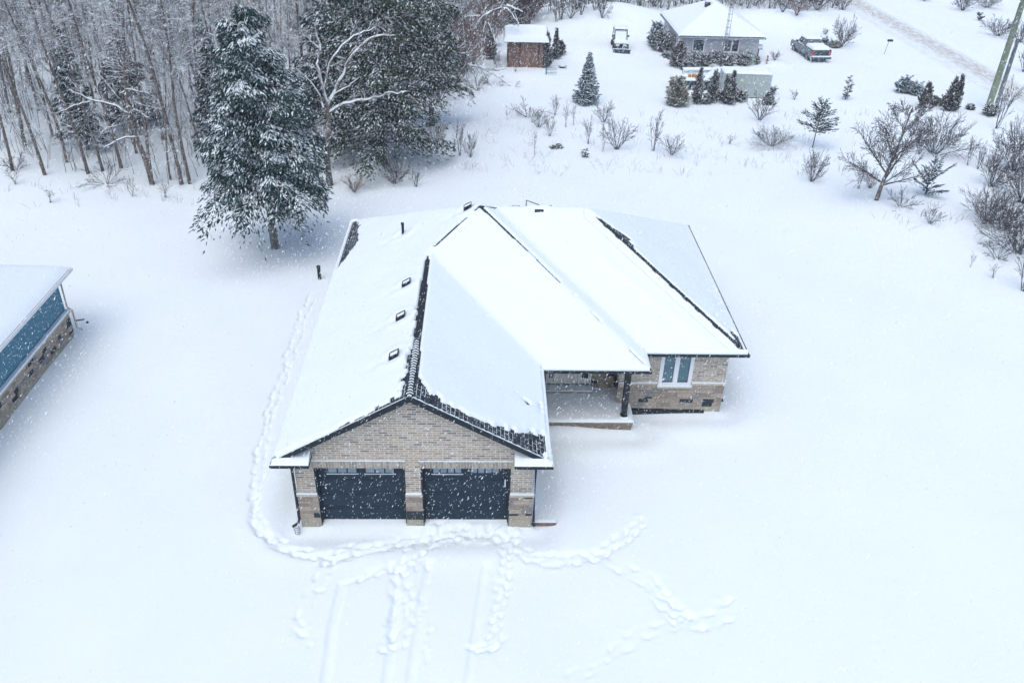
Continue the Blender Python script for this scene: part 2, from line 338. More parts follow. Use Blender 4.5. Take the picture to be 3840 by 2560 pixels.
# road: packed snow strip with a sandy centre
def roadmat():
    m, nt, b = base_mat('sanded road snow', .85, 0, .25); co = objco(nt)
    s = nn(nt, 'ShaderNodeSeparateXYZ'); nt.links.new(co, s.inputs[0])
    mp = nn(nt, 'ShaderNodeMapping'); mp.inputs['Scale'].default_value = (2.2, .5, 1); nt.links.new(co, mp.inputs[0])
    n1 = noise(nt, 1.6, 5, mp.outputs[0]); 
    a = nn(nt, 'ShaderNodeMath', operation='ABSOLUTE'); q = nn(nt, 'ShaderNodeMath', operation='ADD'); nt.links.new(s.outputs[0], q.inputs[0]); q.inputs[1].default_value = -.7
    nt.links.new(q.outputs[0], a.inputs[0])
    f = nn(nt, 'ShaderNodeMath', operation='MULTIPLY'); nt.links.new(maprange(nt, a.outputs[0], 1.9, .7), f.inputs[0]); nt.links.new(maprange(nt, n1, .3, .62), f.inputs[1])
    q2 = nn(nt, 'ShaderNodeMath', operation='ADD'); nt.links.new(s.outputs[0], q2.inputs[0]); q2.inputs[1].default_value = 1.6
    a2 = nn(nt, 'ShaderNodeMath', operation='ABSOLUTE'); nt.links.new(q2.outputs[0], a2.inputs[0])
    f2 = nn(nt, 'ShaderNodeMath', operation='MULTIPLY'); nt.links.new(maprange(nt, a2.outputs[0], 1.0, .1, 0, .7), f2.inputs[0]); nt.links.new(maprange(nt, n1, .35, .7), f2.inputs[1])
    c1 = mixcol(nt, f.outputs[0], SNOWC, (.46, .44, .385)); c2 = mixcol(nt, f2.outputs[0], c1, (.55, .55, .55)); nt.links.new(c2, b.inputs['Base Color'])
    bn = nn(nt, 'ShaderNodeBump'); bn.inputs['Strength'].default_value = .5; bn.inputs['Distance'].default_value = .05; nt.links.new(n1, bn.inputs['Height']); nt.links.new(bn.outputs[0], b.inputs['Normal'])
    return m
rx = np.linspace(-3.4, 3.4, 18); ry = np.linspace(-30, 260, 291); RX, RY = np.meshgrid(rx, ry)
zz = -.02 + .03 * np.cos(RX * 1.1) - .05 * np.exp(-((np.abs(RX - .3) - .85) / .18) ** 2) - .11 * np.clip((np.abs(RX) - 2.5) / .9, 0, 1) + .02 * (vnoise(RX, RY * .3, .5, 8) - .5)
v, f = grid(rx, ry, zz); rd = MB().add(v, f).build('road', roadmat(), None, True); rd.location = (51.4, 0, .0)
rd['kind'] = 'structure'
#@@HOUSE
# ------------------------------------------------------------------ the brick house
E, o_, m_ = 3.112, .486, .58
XL, XR, Xg, Yp, Ym, Yb, yf = -o_, 15.716, 7.986, 4.65, 5.777, 17.0, -.30
a_ = (Yb - Yp) / 2; Xp = XL + 2 * a_; hm = (Yb - Ym) / 2
zr = lambda q: E + m_ * q
A = (XL + a_, Yp + a_, zr(a_)); gr = 4.236; gx = 3.75; gy = Yp + gr
RL = (Xp - hm, Ym + hm, zr(hm)); RR = (XR - hm, Ym + hm, zr(hm))
def roof_h(x, y):
    Gb = np.where((x >= XL - .001) & (x <= Xg + .001) & (y >= yf - .001) & (y < 9.2), np.minimum(x - XL, Xg - x), -9)
    Pb = np.minimum(np.minimum(x - XL, Xp - x), np.minimum(y - Yp, Yb - y))
    Mb = np.where(x > 5, np.minimum(np.minimum(XR - x, y - Ym), Yb - y), -9)
    return np.maximum(np.maximum(Gb, Pb), Mb)
house = thing('brick_house', 'large tan brick bungalow with two dark garage doors and a snow covered hip roof', 'house')
rf = MB()
for pl in ([(XL, yf, E), (gx, yf, zr(gr)), (gx, gy, zr(gr)), A, (XL, Yb, E)],):
    P = pl; rf.poly([P[4], P[0], P[1], P[2], P[3]])
rf.poly([(Xg, yf, E), (Xg, Yp, E), (gx, gy, zr(gr)), (gx, yf, zr(gr))])
rf.poly([(Xg, Yp, E), (Xp, Yp, E), A, (gx, gy, zr(gr))])
rf.poly([(Xp, Yp, E), (Xp, Ym, E), RL, A])
rf.poly([(Xp, Ym, E), (XR, Ym, E), RR, RL])
rf.poly([(XR, Ym, E), (XR, Yb, E), RR])
rf.poly([(XR, Yb, E), (XL, Yb, E), A, RL, RR])
roof = rf.build('roof', shingle, house)
# snow on the roof, thinner or missing where the wind has cleared the shingles
g = .05
hx = np.arange(XL, XR + .001, g); hy = np.arange(yf, Yb + .001, g); HX, HY = np.meshgrid(hx, hy); q = roof_h(HX, HY)
inside = q > -.002; Rz = E + m_ * np.maximum(q, 0)
base = Rz + .13; B = base.copy()
for _ in range(26):   # settle: fills valleys, thins hips (masked blur so that eaves stay put)
    Pm = np.pad(inside.astype(float), 1); Pz = np.pad(B * inside, 1)
    num = Pz[:-2, 1:-1] + Pz[2:, 1:-1] + Pz[1:-1, :-2] + Pz[1:-1, 2:]; den = Pm[:-2, 1:-1] + Pm[2:, 1:-1] + Pm[1:-1, :-2] + Pm[1:-1, 2:]
    B = np.where(inside, .5 * B + .5 * np.where(den > 0, num / np.maximum(den, 1), B), B)
T = np.clip(B - Rz, .02, .5)
T += .05 * (vnoise(HX, HY, 1.7, 11) - .5) + .03 * (vnoise(HX + .4 * HY, HY, .8, 13) - .5) + .010 * (vnoise(HX, HY, .35, 12) - .5)
for vx_, vy_ in ((3.05, 6.9), (3.05, 4.55), (3.05, 2.15), (5.2, 11.0), (8.07, 11.16), (2.49, 11.87)):
    dv_ = np.hypot(HX - vx_, HY - vy_); T += .05 * np.exp(-((dv_ - .45) / .16) ** 2) - .05 * np.exp(-((HX - vx_ + .5) / .5) ** 2 - ((HY - vy_) / .2) ** 2)
def seg_d(x0, y0, x1, y1):
    dx, dy = x1 - x0, y1 - y0; L2 = dx * dx + dy * dy; t = np.clip(((HX - x0) * dx + (HY - y0) * dy) / L2, 0, 1)
    return np.hypot(HX - x0 - t * dx, HY - y0 - t * dy), t
r1 = np.random.default_rng(3)
colj = r1.random(400); ci = np.clip(((HX - XL) / .15).astype(int), 0, 399); jag = colj[ci]
jag2 = np.repeat(r1.random(600), 1)[np.clip(((HY + 1) / .15).astype(int), 0, 599)]
ex = np.zeros_like(HX, bool)
d = np.abs(HX - gx); wy = np.interp(HY, [-.3, .4, 2.5, 5.5, 8.1, 8.7], [.36, .26, .18, .15, .11, .03]); ex |= (d < wy * np.where(HX > gx, .85, 1.05 + .9 * (jag2 - .5) * (HY < 5))) & (HY < 8.65)
bandR = np.interp(HX, [3.75, 4.0, 4.3, 5, 6.2, 7.0, 7.45, 7.7, 7.95], [1.5, .95, .6, .42, .5, .75, 1.15, 1.1, 1.6]); ex |= (HX > gx) & (HY < yf + bandR * (.8 + .3 * jag ** 2 + .35 * (vnoise(HX, HY, .5, 41) - .5))) & (HX < Xg - .12)
bandL = np.interp(HX, [-.4, .3, 2.4, 3.4, 3.75], [0, .02, .1, .3, .9]); ex |= (HX < gx) & (HY < yf + bandL * (.4 + 1.0 * jag ** 3 + .5 * (vnoise(HX, HY, .6, 42) - .4)))
ex |= (np.abs(HX - 7.80) < .08) & (HY > 1.75) & (HY < 2.35) & ((HY * 6) % 1 < .6)
d, t = seg_d(3.98, 9.2 - .05, A[0], A[1]); ex |= (d < .075) & ((t < .72) | (t > .86))
d, t = seg_d(A[0], A[1], 7.6, 9.0); ex |= d < .08
d, t = seg_d(7.6, 9.0, 11.7, 4.85); ex |= (d < .058) & ((t < .3) | (vnoise(HX, HY, .5, 21) > .34))
d, t = seg_d(A[0], A[1], RL[0] + .25, RL[1]); ex |= (d < .08) & (HX < RL[0] + .1)
d, t = seg_d(RR[0], RR[1], XR - .03, Ym + .03); east = (HX - RR[0]) > -(HY - RR[1]) - .02
wd = np.interp(t, [0, .07, .1, .2, .26, .3, .8, 1], [0, 0, .28, .62, .5, .12, .10, .13]); ex |= east & (d < wd * (1 + .5 * (jag2 - .5))) & (t > .06)
ex |= (~east) & (d < .085 + .03 * (jag2 - .5)) & (t > .05)
ex |= east & (HY < 8.3) & (XR - HX < np.interp(HY, [5.8, 6.6, 7.4, 8.3], [.9, .5, .3, 0]) * (.6 + .6 * jag2)) & (XR - HX > .06) & (d < .55 + .3 * jag2)
xe = np.interp(HY, [11.8, 12.2, 12.8, 13.6, 14.6, 16.2, 16.75], [-.45, -.25, 0, .26, .22, .02, -.2]); ex |= (HY > 11.8) & (HY < 16.8) & (HX < xe + .14 * (jag2 - .5)) & (HX > XL + .06)
th = vnoise(HX, HY, .12, 31); pe = (((HX - 7.2) * .77 + (HY - 2.2) * -.64) / .42) ** 2 + (((HX - 7.2) * .64 + (HY - 2.2) * .77) / .14) ** 2
ex |= (pe < 1) & (th > .62)
ee = (HX > RR[0]) & east; T = np.where(ee, T * (.35 + .5 * vnoise(HX, HY, 1.6, 51)), T)
ex |= ee & (XR - HX < 1.1) & (XR - HX > .08) & (HY < 10.5) & (th > .86)
# a drift lip runs down the main front slope beside the right hip
d2, t2 = seg_d(11.2, 9.6, XR - .1, Ym + .1); T += np.where(~east & (HX > 9), .07 * np.exp(-((d2 - .75) / .22) ** 2), 0); T = np.where(~east & (HX > 9.9) & (d < .45), np.minimum(T, .05), T)
T = np.where(ex, 0, T); T = np.where(q < .03, np.minimum(T, .05), T); 
Tb = T.copy(); keep = ~ex; T = np.where(keep, np.minimum(T, blur(T, 2) * 1.05 + .012), 0)
S = Rz + np.where(T > 0, T, -.02)
cell = inside[:-1, :-1] & inside[1:, :-1] & inside[:-1, 1:] & inside[1:, 1:] & ~(ex[:-1, :-1] & ex[1:, :-1] & ex[:-1, 1:] & ex[1:, 1:])
v, f = grid(hx, hy, S, cell)
sm = MB().add(v, f)
# rim of the snow at the eaves drops to the roof edge
for (x0, y0, x1, y1) in ((XL, yf, XL, Yb), (Xg, yf, Xg, Yp), (Xg, Yp, Xp, Yp), (Xp, Yp, Xp, Ym), (Xp, Ym, XR, Ym)):
    n = int(math.hypot(x1 - x0, y1 - y0) / .1) + 1; tt = np.linspace(0, 1, n); xx = x0 + (x1 - x0) * tt; yy = y0 + (y1 - y0) * tt
    nx, ny = (y1 - y0), -(x1 - x0); L = math.hypot(nx, ny); nx /= L; ny /= L
    if x0 == XL and x1 == XL: nx, ny = -1, 0
    elif x0 == x1: nx, ny = 1, 0
    else: nx, ny = 0, -1
    if x0 == XR: hh = np.full(n, .03)
    elif (x0, x1) == (XL, XL): hh = .075 * np.where((yy > 12) & (yy < 16.7), .2, 1) * (1 + .2 * (vnoise(yy, yy * 0, .6, 3) - .5))
    elif (x0, x1) == (Xg, Xg): hh = np.full(n, .05)
    else: hh = .115 * (1 + .35 * (vnoise(xx, yy, .5, 3) - .5))
    inn = .06
    rows = [(-inn, hh), (.03, hh * .92), (.065, hh * .55), (.055, hh * 0 - .01)]
    vv = np.vstack([np.stack([xx + nx * a, yy + ny * a, E + m_ * max(-a, 0) + b], 1) for a, b in rows])
    i, j = np.meshgrid(np.arange(n - 1), np.arange(3)); ff = np.stack([j * n + i, j * n + i + 1, (j + 1) * n + i + 1, (j + 1) * n + i], -1).reshape(-1, 4)
    sm.add(vv, ff)
for i in range(26):
    x = gx + .1 + i * .155; 
    if x > 7.6 or random.random() < .3: continue
    z = zr(gr) - m_ * (x - gx); l = random.uniform(.08, .15)
    sm.add([(x, yf - .045, z + .012), (x + l, yf - .045, z + .012 - m_ * l), (x + l, yf + .0, z + .018 - m_ * l), (x, yf + .0, z + .018)], [(0, 1, 2, 3)])
sn = sm.build('roof_snow', snow, roof, True)
# ridge and hip caps
def caps(pts, cover, w=.13, step=.14):
    mb = MB(); sb = MB()
    for (p0, p1, nrm1, nrm2) in pts:
        p0, p1 = np.array(p0), np.array(p1); L = np.linalg.norm(p1 - p0); d = (p1 - p0) / L; n = int(L / step)
        for i in range(n):
            a = p0 + d * (i * step); b = p0 + d * (i * step + step * 1.15)
            up0, up1 = .035, .012
            s1, s2 = np.array(nrm1) * w, np.array(nrm2) * w
            z0, z1 = np.array([0, 0, up0]), np.array([0, 0, up1])
            vv = [a + z0, a + s1 + z0, a + s2 + z0, b + z1, b + s1 + z1, b + s2 + z1, a, a + s1 - z0 * .4, a + s2 - z0 * .4]
            mb.add(vv, [(0, 3, 4, 1), (0, 2, 5, 3), (0, 1, 7, 6), (0, 6, 8, 2)])
            if cover:
                e = d * .016; k = np.array([0, 0, .006])
                j = random.uniform(.55, 1)
                sb.add([a + z0 + k, a + s1 * j + z0 + k, a + s1 * j + z0 + k + e, a + z0 + k + e, a + s2 * j + z0 + k, a + s2 * j + z0 + k + e], [(0, 1, 2, 3), (0, 3, 5, 4)])
                sb.add([a + z0 + k - d * .012 - k * 4, a + s1 * j + z0 - d * .012 - k * 3, a + s1 * j + z0 + k, a + z0 + k], [(0, 1, 2, 3)])
                sb.add([a + z0 + k - d * .012 - k * 4, a + s2 * j + z0 - d * .012 - k * 3, a + s2 * j + z0 + k, a + z0 + k], [(0, 3, 2, 1)])
    return mb, sb
sl = math.hypot(1, m_)
dn = lambda x, y: (x / sl, y / sl, -m_ / sl)
def side(p0, p1, n):   # direction on the plane with downhill (x,y)=n, perpendicular to the hip
    d = np.array(p1) - np.array(p0); d = d / np.linalg.norm(d); w = np.array([n[0], n[1], -m_]); w = w - d * (w @ d); return w / np.linalg.norm(w)
hipL = ((gx, gy, zr(gr)), A)
segs1 = [((gx, yf - .02, zr(gr)), (gx, 2.9, zr(gr)), dn(-1, 0), dn(1, 0))]; segs0 = [((gx, 2.86, zr(gr)), (gx, gy - .3, zr(gr)), dn(-1, 0), dn(1, 0))]
def capbuild(sg_, cover, **k):
    mb, sb = caps(sg_, cover, **k)
    if sb.v:
        for (v_, (f_, _)) in zip(sb.v, sb.q): pass
        off = mb.n; mb.v += sb.v; mb.n += sb.n; mb.q += [(f_ + off, 1) for f_, _ in sb.q]
    return mb.build('ridge_cap', [shingle_p, snow], roof)
capbuild(segs1, True); capbuild(segs0, False, w=.10)
hR1 = (A, (7.9, A[1] - (7.9 - A[0]), zr(A[1] - (7.9 - A[0]) - Yp)))
def revseg(p0, p1, n1, n2): return (p1, p0, side(p0, p1, n1), side(p0, p1, n2))
mR = (RR, (XR, Ym, E))
for sg_ in (((3.98, gy + .23, zr(gr + .23)), (4.98, gy + 1.23, zr(gr + 1.23)), side(*hipL, (-1, 0)), side(*hipL, (0, -1))), revseg(*hR1, (1, 0), (0, -1)),
            revseg((RR[0] + .35, RR[1] - .35, RR[2] - .35 * m_), mR[1], (1, 0), (0, -1)), (A, RL, (.0, -1 / sl, -m_ / sl), (0, 1 / sl, -m_ / sl))): capbuild([sg_], False, w=.10)
# fascia / gutters: thin dark edges below the eaves
fa = MB(); zt = E - .004; zb = E - .115; w = .025
for (x0, y0, x1, y1) in ((XL, -o_, XL, Yb), (Xg, -o_, Xg, Yp - .05), (XR, Ym, XR, Yb), (Xp, Yp, Xp, Ym - .05)):
    s = -1 if x0 == XL else 1; fa.box(*sorted((x0 + s * .045, x0 + s * (.045 + w))), y0 - .04, y1 + .04, zb, zt)
fa.box(Xg + .1, Xp + .09, Yp - .09, Yp - .045, zb, zt); fa.box(Xp + .1, XR + .09, Ym - .09, Ym - .045, zb, zt); fa.box(XL - .09, XR + .09, Yb + .045, Yb + .09, zb, zt)
fa.build('gutter', black, house)
sg = MB().box(Xg + .001, Xg + .044, -.44, Yp - .1, E - .1, E + .012).build('gutter_snow', snow, house)
so = MB()   # soffits
for b in ((XL - .04, 0, -.2, Yb), (7.5, Xg + .04, -.2, 7.2), (7.5, Xp + .04, Yp - .04, 7.3), (11.2, XR + .04, Ym - .04, 6.3), (15.2, XR + .04, 6.3, Yb), (0, 15.2, 16.46, Yb + .04)):
    so.box(b[0], b[1], b[2], b[3], E - .13 - .004 * (b[0] > 7 and b[2] < 5), E - .10)
so.build('soffit', black, house)
# rake boards
rk = MB()
for s in (-1, 1):
    xe = XL - .03 if s < 0 else Xg + .03
    L = abs(xe - gx)
    pts = [(gx, yf, zr(gr) - .005), (xe, yf, zr(gr) - m_ * L - .005), (xe, yf, zr(gr) - m_ * L - .20), (gx, yf, zr(gr) - .24)]
    if s < 0: pts = pts[::-1]
    rk.prism(pts, (0, -.04, 0)); 
    p2 = [(p[0], yf, p[2]) for p in pts]
    rk.poly([(gx, yf + .001, zr(gr) - .10), (xe, yf + .001, zr(gr) - m_ * L - .10), (xe, 0.0, zr(gr) - m_ * L - .10), (gx, 0.0, zr(gr) - .10)])
rk.build('rake_board', frost, house)
# cornice returns: small snow covered roofs at the two garage corners
for s in (-1, 1):
    x0, x1 = (XL - .09, .61) if s < 0 else (6.88, Xg + .09)
    MB().box(x0, x1, -o_ - .09, -.004, E - .14, E - .02).build('cornice_return', frost, house)
    xi = x1 if s < 0 else x0; xo = x0 if s < 0 else x1
    n = 24; m = 10; xx = np.linspace(x0 + .01, x1 - .005, n); yy = np.linspace(-o_ - .075, -.005, m); CX, CY = np.meshgrid(xx, yy)
    dd = np.minimum(np.abs(CX - xo), CY + o_ + .09); tz = E - .02 + .42 * dd * np.clip(1 - np.abs(CX - xi) * 0, 0, 1) + .03 * (vnoise(CX, CY, .25, 9) - .2); tz[0] = E - .03
    dip = np.exp(-((CX - (xi + s * .28)) / .22) ** 2 - ((CY + .12) / .16) ** 2); tz -= .07 * dip
    vv, ff = grid(xx, yy, tz); MB().add(vv, ff).build('cornice_snow', snow, house, True)
# ---- walls
def wall_x(mb, y, x0, x1, z0, z1, holes, depth, sgn=-1, m=0):   # wall in plane y, cut by holes (hx0,hx1,hz0,hz1), outside faces sgn*y
    xs_ = sorted({x0, x1, *[h[0] for h in holes], *[h[1] for h in holes]}); zs_ = sorted({z0, z1, *[min(max(h[2], z0), z1) for h in holes], *[min(max(h[3], z0), z1) for h in holes]})
    for a, b in zip(xs_[:-1], xs_[1:]):
        for c, d in zip(zs_[:-1], zs_[1:]):
            xm, zm = (a + b) / 2, (c + d) / 2
            if any(h[0] < xm < h[1] and h[2] < zm < h[3] for h in holes): continue
            mb.add([(a, y, c), (b, y, c), (b, y, d), (a, y, d)], [(0, 1, 2, 3)], m)
    for h in holes:
        c, d = max(h[2], z0), min(h[3], z1); yy = y - sgn * depth
        if d <= c: continue
        mb.add([(h[0], y, c), (h[0], yy, c), (h[0], yy, d), (h[0], y, d)], [(0, 1, 2, 3)], m); mb.add([(h[1], y, c), (h[1], yy, c), (h[1], yy, d), (h[1], y, d)], [(0, 3, 2, 1)], m)
        if h[3] <= z1: mb.add([(h[0], y, h[3]), (h[1], y, h[3]), (h[1], yy, h[3]), (h[0], yy, h[3])], [(0, 3, 2, 1)], m)
        if h[2] >= z0: mb.add([(h[0], y, h[2]), (h[1], y, h[2]), (h[1], yy, h[2]), (h[0], yy, h[2])], [(0, 1, 2, 3)], m)
ZF, ZB, ZT = .32, 1.36, E - .13
DH = [(.64, 3.43, -1, 2.51), (3.97, 6.77, -1, 2.51)]
wb = MB(); wall_x(wb, 0, 0, 7.5, ZB, ZT, DH, .3)
wb.poly([(0, 0, ZT), (7.5, 0, ZT), (7.5, 0, zr(.486) - .11), (gx, 0, zr(gr) - .105), (0, 0, zr(.486) - .11)])
WIN = (12.70, 13.86, 1.42, 2.93)
wall_x(wb, 6.26, 11.1, 15.23, ZB, ZT, [WIN], .12); DR = (8.36, 10.22, .6, 2.9)
wall_x(wb, 7.3, 7.5, 11.1, ZB, ZT, [DR], .15)
def wall_y(mb, x, y0, y1, z0, z1, s): mb.add([(x, y0, z0), (x, y1, z0), (x, y1, z1), (x, y0, z1)], [(0, 1, 2, 3) if s > 0 else (0, 3, 2, 1)])
wall_y(wb, 0, 0, 16.46, ZB, ZT, -1); wall_y(wb, 7.5, 0, 7.3, ZB, ZT, 1); wall_y(wb, 11.1, 6.26, 7.3, ZB, ZT, -1); wall_y(wb, 15.23, 6.26, 16.46, ZB, ZT, 1)
wb.add([(0, 16.46, ZB), (15.23, 16.46, ZB), (15.23, 16.46, ZT), (0, 16.46, ZT)], [(0, 3, 2, 1)])
wall = wb.build('wall', brick, house)
# soldier course lintels
lt = MB()
for x0, x1 in ((.56, 3.5), (3.9, 6.84)): lt.box(x0, x1, -.012, .0, 2.512, 2.80)
lt.build('lintel', soldier, house)
ls = MB()
for x0, x1 in ((.56, 3.48), (3.9, 6.86)): ls.box(x0, x1, -.03, -.001, 2.802, 2.83)
ls.build('lintel_snow', snow, house)
# ashlar stone wainscot: individual blocks with a few near black ones
def ashlar(y, x0, x1, z0, z1, holes=(), seed=1, axis_x=True, sgn=-1, proud=.03, darkp=.07):
    r = random.Random(seed); mb = MB(); rows = [z0]
    while rows[-1] < z1 - .05: rows.append(min(z1, rows[-1] + r.choice((.09, .13, .18, .20))))
    if len(rows) > 2 and rows[-1] - rows[-2] < .07: rows.pop(-2)
    def put(a, b, c, d, m, t):
        g = .006
        if m < 5: a += g; b -= g; c += g; d -= g
        ya, yb_ = sorted((y + sgn * t, y + sgn * (-.0)))
        if axis_x: mb.box(a, b, ya, yb_, c, d, m)
        else: mb.box(ya, yb_, a, b, c, d, m)
    sp = [(x0, x1)]
    for h in holes:
        n = []
        for a, b in sp:
            if h[0] > a and h[1] < b: n += [(a, h[0]), (h[1], b)]
            else: n.append((a, b))
        sp = n
    for a0, b0 in sp:
        put(a0, b0, z0, z1, 5, proud * .72)
        for c, d in zip(rows[:-1], rows[1:]):
            x = a0
            while x < b0 - .01:
                w = r.uniform(.16, .55); x2 = x + w
                if b0 - x2 < .14: x2 = b0
                dk = r.random() < darkp
                put(x, x2, c, d, 4 if dk else r.choice((0, 0, 1, 1, 2, 3)), proud * r.uniform(.9, 1.2)); x = x2
    return mb
for a, b, sd_ in ((-.02, .64, 31), (3.43, 3.97, 45), (6.77, 7.52, 52)): ashlar(0, a, b, ZF, ZB, (), sd_, darkp=.15).build('stone_veneer', STONE, house)
ashlar(6.26, 11.1, 15.25, ZF, ZB, (), 5, darkp=.13).build('stone_veneer', STONE, house)
ashlar(7.3, 10.22, 11.1, .45, ZB, (), 9, darkp=.12).build('stone_veneer', STONE, house)
ashlar(15.23, 6.26, 16.46, ZF, ZB, (), 6, False, 1).build('stone_veneer', STONE, house)
ashlar(7.5, 0, 6.95, ZF, ZB, (), 7, False, 1).build('stone_veneer', STONE, house)
ashlar(0, 0, 16.46, ZF, ZB, (), 8, False, -1).build('stone_veneer', STONE, house)
# limestone band with snow on it
bd = MB(); bs = MB()
def band(x0, x1, y, ax=True, sgn=-1):
    ya, yb_ = sorted((y, y + sgn * .075))
    if ax: bd.box(x0, x1, ya, yb_, ZB + .001, ZB + .085); bs.box(x0 + .005, x1 - .005, ya + .004, yb_ - .001, ZB + .086, ZB + .125)
    else: bd.box(ya, yb_, x0, x1, ZB + .001, ZB + .085); bs.box(ya + .004, yb_, x0, x1, ZB + .086, ZB + .12)
for a, b in ((-.06, .63), (3.44, 3.96), (6.78, 7.58)): band(a, b, 0)
band(11.1, 12.62, 6.26); band(13.94, 15.3, 6.26); band(10.23, 11.09, 7.3); band(0, 16.4, 0, False, -1); band(.0, 6.9, 7.5, False, 1); band(6.27, 16.4, 15.23, False, 1)
bd.build('belt_course', limestone, house); bs.build('belt_course_snow', snow, house)
# foundation
fo = MB(); fw = MB(); wall_x(fw, -.01, -.02, 7.52, -.5, ZF, [(.64, 3.43, -1, 1), (3.97, 6.77, -1, 1)], .3); f2 = MB(); wall_x(f2, 6.25, 11.6, 15.25, -.5, ZF, [], .1)
wall_y(fw, -.02, -.01, 16.4, -.5, ZF, -1); wall_y(fw, 7.52, -.01, 5, -.5, ZF, 1); wall_y(f2, 15.25, 6.25, 16.4, -.5, ZF, 1)
fw.build('foundation', concrete, house); f2.build('foundation', concrete, house)
jt = MB()
for x in (.2, 12.3, 12.95, 13.6, 14.25, 14.85): 
    y = -.012 if x < 5 else 6.248
    jt.box(x, x + .012, y - .002, y + .001, -.1, ZF - .01)
jt.build('foundation_joint', STONE[2], house)
# garage doors
for k, (x0, x1, _, zt_) in enumerate(DH):
    d = MB(); yy = .25
    nrow = 4; zz = np.linspace(.02, zt_ + .02, nrow + 1)
    gw = .93; np_ = 3 if k == 0 else 4
    cx = [(x0 + .34, x0 + .34 + gw), (x1 - .33 - gw, x1 - .33)] 
    for i in range(nrow):
        d.box(x0 - .02, x1 + .02, yy, yy + .05, zz[i] + .012, zz[i + 1] - .002)
        if i < 3:   # raised panels
            for j in range(4):
                a = x0 + .12 + j * (x1 - x0 - .2) / 4; d.box(a, a + (x1 - x0 - .2) / 4 - .09, yy - .014, yy - .001, zz[i] + .1, zz[i + 1] - .1)
    d.box(x0 - .02, x0 + .05, .12, .245, -.3, 2.51); d.box(x1 - .05, x1 + .02, .12, .245, -.3, 2.51); d.box(x0 + .05, x1 - .05, .12, .245, 2.44, 2.51)
    dr = d.build('garage_door', door_m, house)
    for a, b in cx:
        fr = MB(); fr.box(a - .035, b + .035, yy - .022, yy - .002, 2.08, 2.47); w = MB(); pw = (b - a) / np_
        for j in range(np_): w.box(a + j * pw + .022, a + (j + 1) * pw - .022, yy - .028, yy - .023, 2.13, 2.44)
        f_ = fr.build('window', black, dr); w.build('pane', pane_m, f_)
        if not (k == 1 and a > 5): MB().box(a - .04, b + .04, yy - .045, yy - .003, 2.065, 2.083).build('sill_snow', snow, f_)
    if k == 1: MB().box(x1 - .16, x1 - .12, yy - .04, yy - .016, 1.55, 1.85).build('handle', white, dr)
for x in (.60, 3.40, 3.945, 6.74):   # dark jamb trims
    MB().box(x, x + .055, -.006, .13, -.2, 2.506).build('door_jamb', black, house)
# window in the main front wall
x0, x1, z0, z1 = WIN
wf = MB(); wf.box(x0 - .06, x1 + .06, 6.215, 6.262, z0 - .09, z0 + .04); wf.box(x0 - .06, x0 + .08, 6.222, 6.264, z0 + .04, z1); wf.box(x1 - .08, x1 + .06, 6.222, 6.264, z0 + .04, z1); wf.box((x0 + x1) / 2 - .09, (x0 + x1) / 2 + .09, 6.222, 6.27, z0 + .04, z1)
wn = wf.build('window', white, house); wp = MB(); wp.box(x0 + .08, (x0 + x1) / 2 - .09, 6.285, 6.30, z0 + .04, z1); wp.box((x0 + x1) / 2 + .09, x1 - .08, 6.285, 6.30, z0 + .04, z1); wp.build('pane', glass, wn)
MB().box(x0 - .1, x1 + .1, 6.13, 6.213, z0 - .17, z0 - .10).build('sill', limestone, wn); MB().box(x0 - .1, x1 + .1, 6.135, 6.214, z0 - .099, z0 - .05).build('sill_snow', snow, wn)
# entrance
x0, x1 = 8.38, 10.20; dz = .60
ds = MB(); yy = 7.36
for a, b in ((x0, x0 + .06), (x0 + .34, x0 + .42), (x1 - .53, x1 - .45), (x1 - .06, x1)): ds.box(a, b, 7.27, yy, dz, 2.88)
ds.box(x0, x1, 7.275, yy, 2.80, 2.9)
en = ds.build('entrance_frame', white, house)
dd = MB().box(x0 + .42, x1 - .53, yy - .04, yy, dz, 2.8); 
for zz_ in (dz + .15, dz + 1.1):
    for xx_ in (x0 + .49, x0 + .89): dd.box(xx_, xx_ + .3, yy - .052, yy - .041, zz_, zz_ + .8)
dd = dd.build('door', cream, en); MB().box(x1 - .60, x1 - .56, yy - .09, yy - .045, dz + .95, dz + 1.25).build('handle', black, dd)
for a, b in ((x0 + .06, x0 + .34), (x1 - .45, x1 - .06)):
    s_ = MB().box(a, b, yy - .03, yy, dz, 2.8).build('sidelight', cream, en); MB().box(a + .07, b - .07, yy - .04, yy - .031, dz + .27, 2.7).build('pane', glassd, s_)
# porch
po = MB().box(7.52, 11.62, 5.10, 7.29, .30, .40).build('porch_slab', STONE[3], house); MB().box(7.53, 11.59, 5.12, 7.28, -.4, .299).build('porch_base', M('porch brown', (.17, .135, .105), (.24, .2, .16), .9, 6), house)
xx = np.linspace(7.51, 11.66, 60); yy_ = np.linspace(5.06, 7.29, 34); PX_, PY_ = np.meshgrid(xx, yy_); pz = .45 + .03 * np.exp(-((PY_ - 5.2) / .5) ** 2) + .012 * vnoise(PX_, PY_, .3, 4); pz[0] = .40; pz[:, -1] = .40
vv, ff = grid(xx, yy_, pz); MB().add(vv, ff).build('porch_snow', snow, house, True)
MB().box(8.2, 10.2, 6.87, 7.25, .42, .545).build('step', STONE[3], house); MB().box(8.19, 10.21, 6.85, 7.24, .546, .59).build('step_snow', snow, house)
ps = MB().box(11.17, 11.38, 5.28, 5.49, .46, E - .13).box(11.15, 11.40, 5.26, 5.51, .44, .56).build('porch_post', black, house)
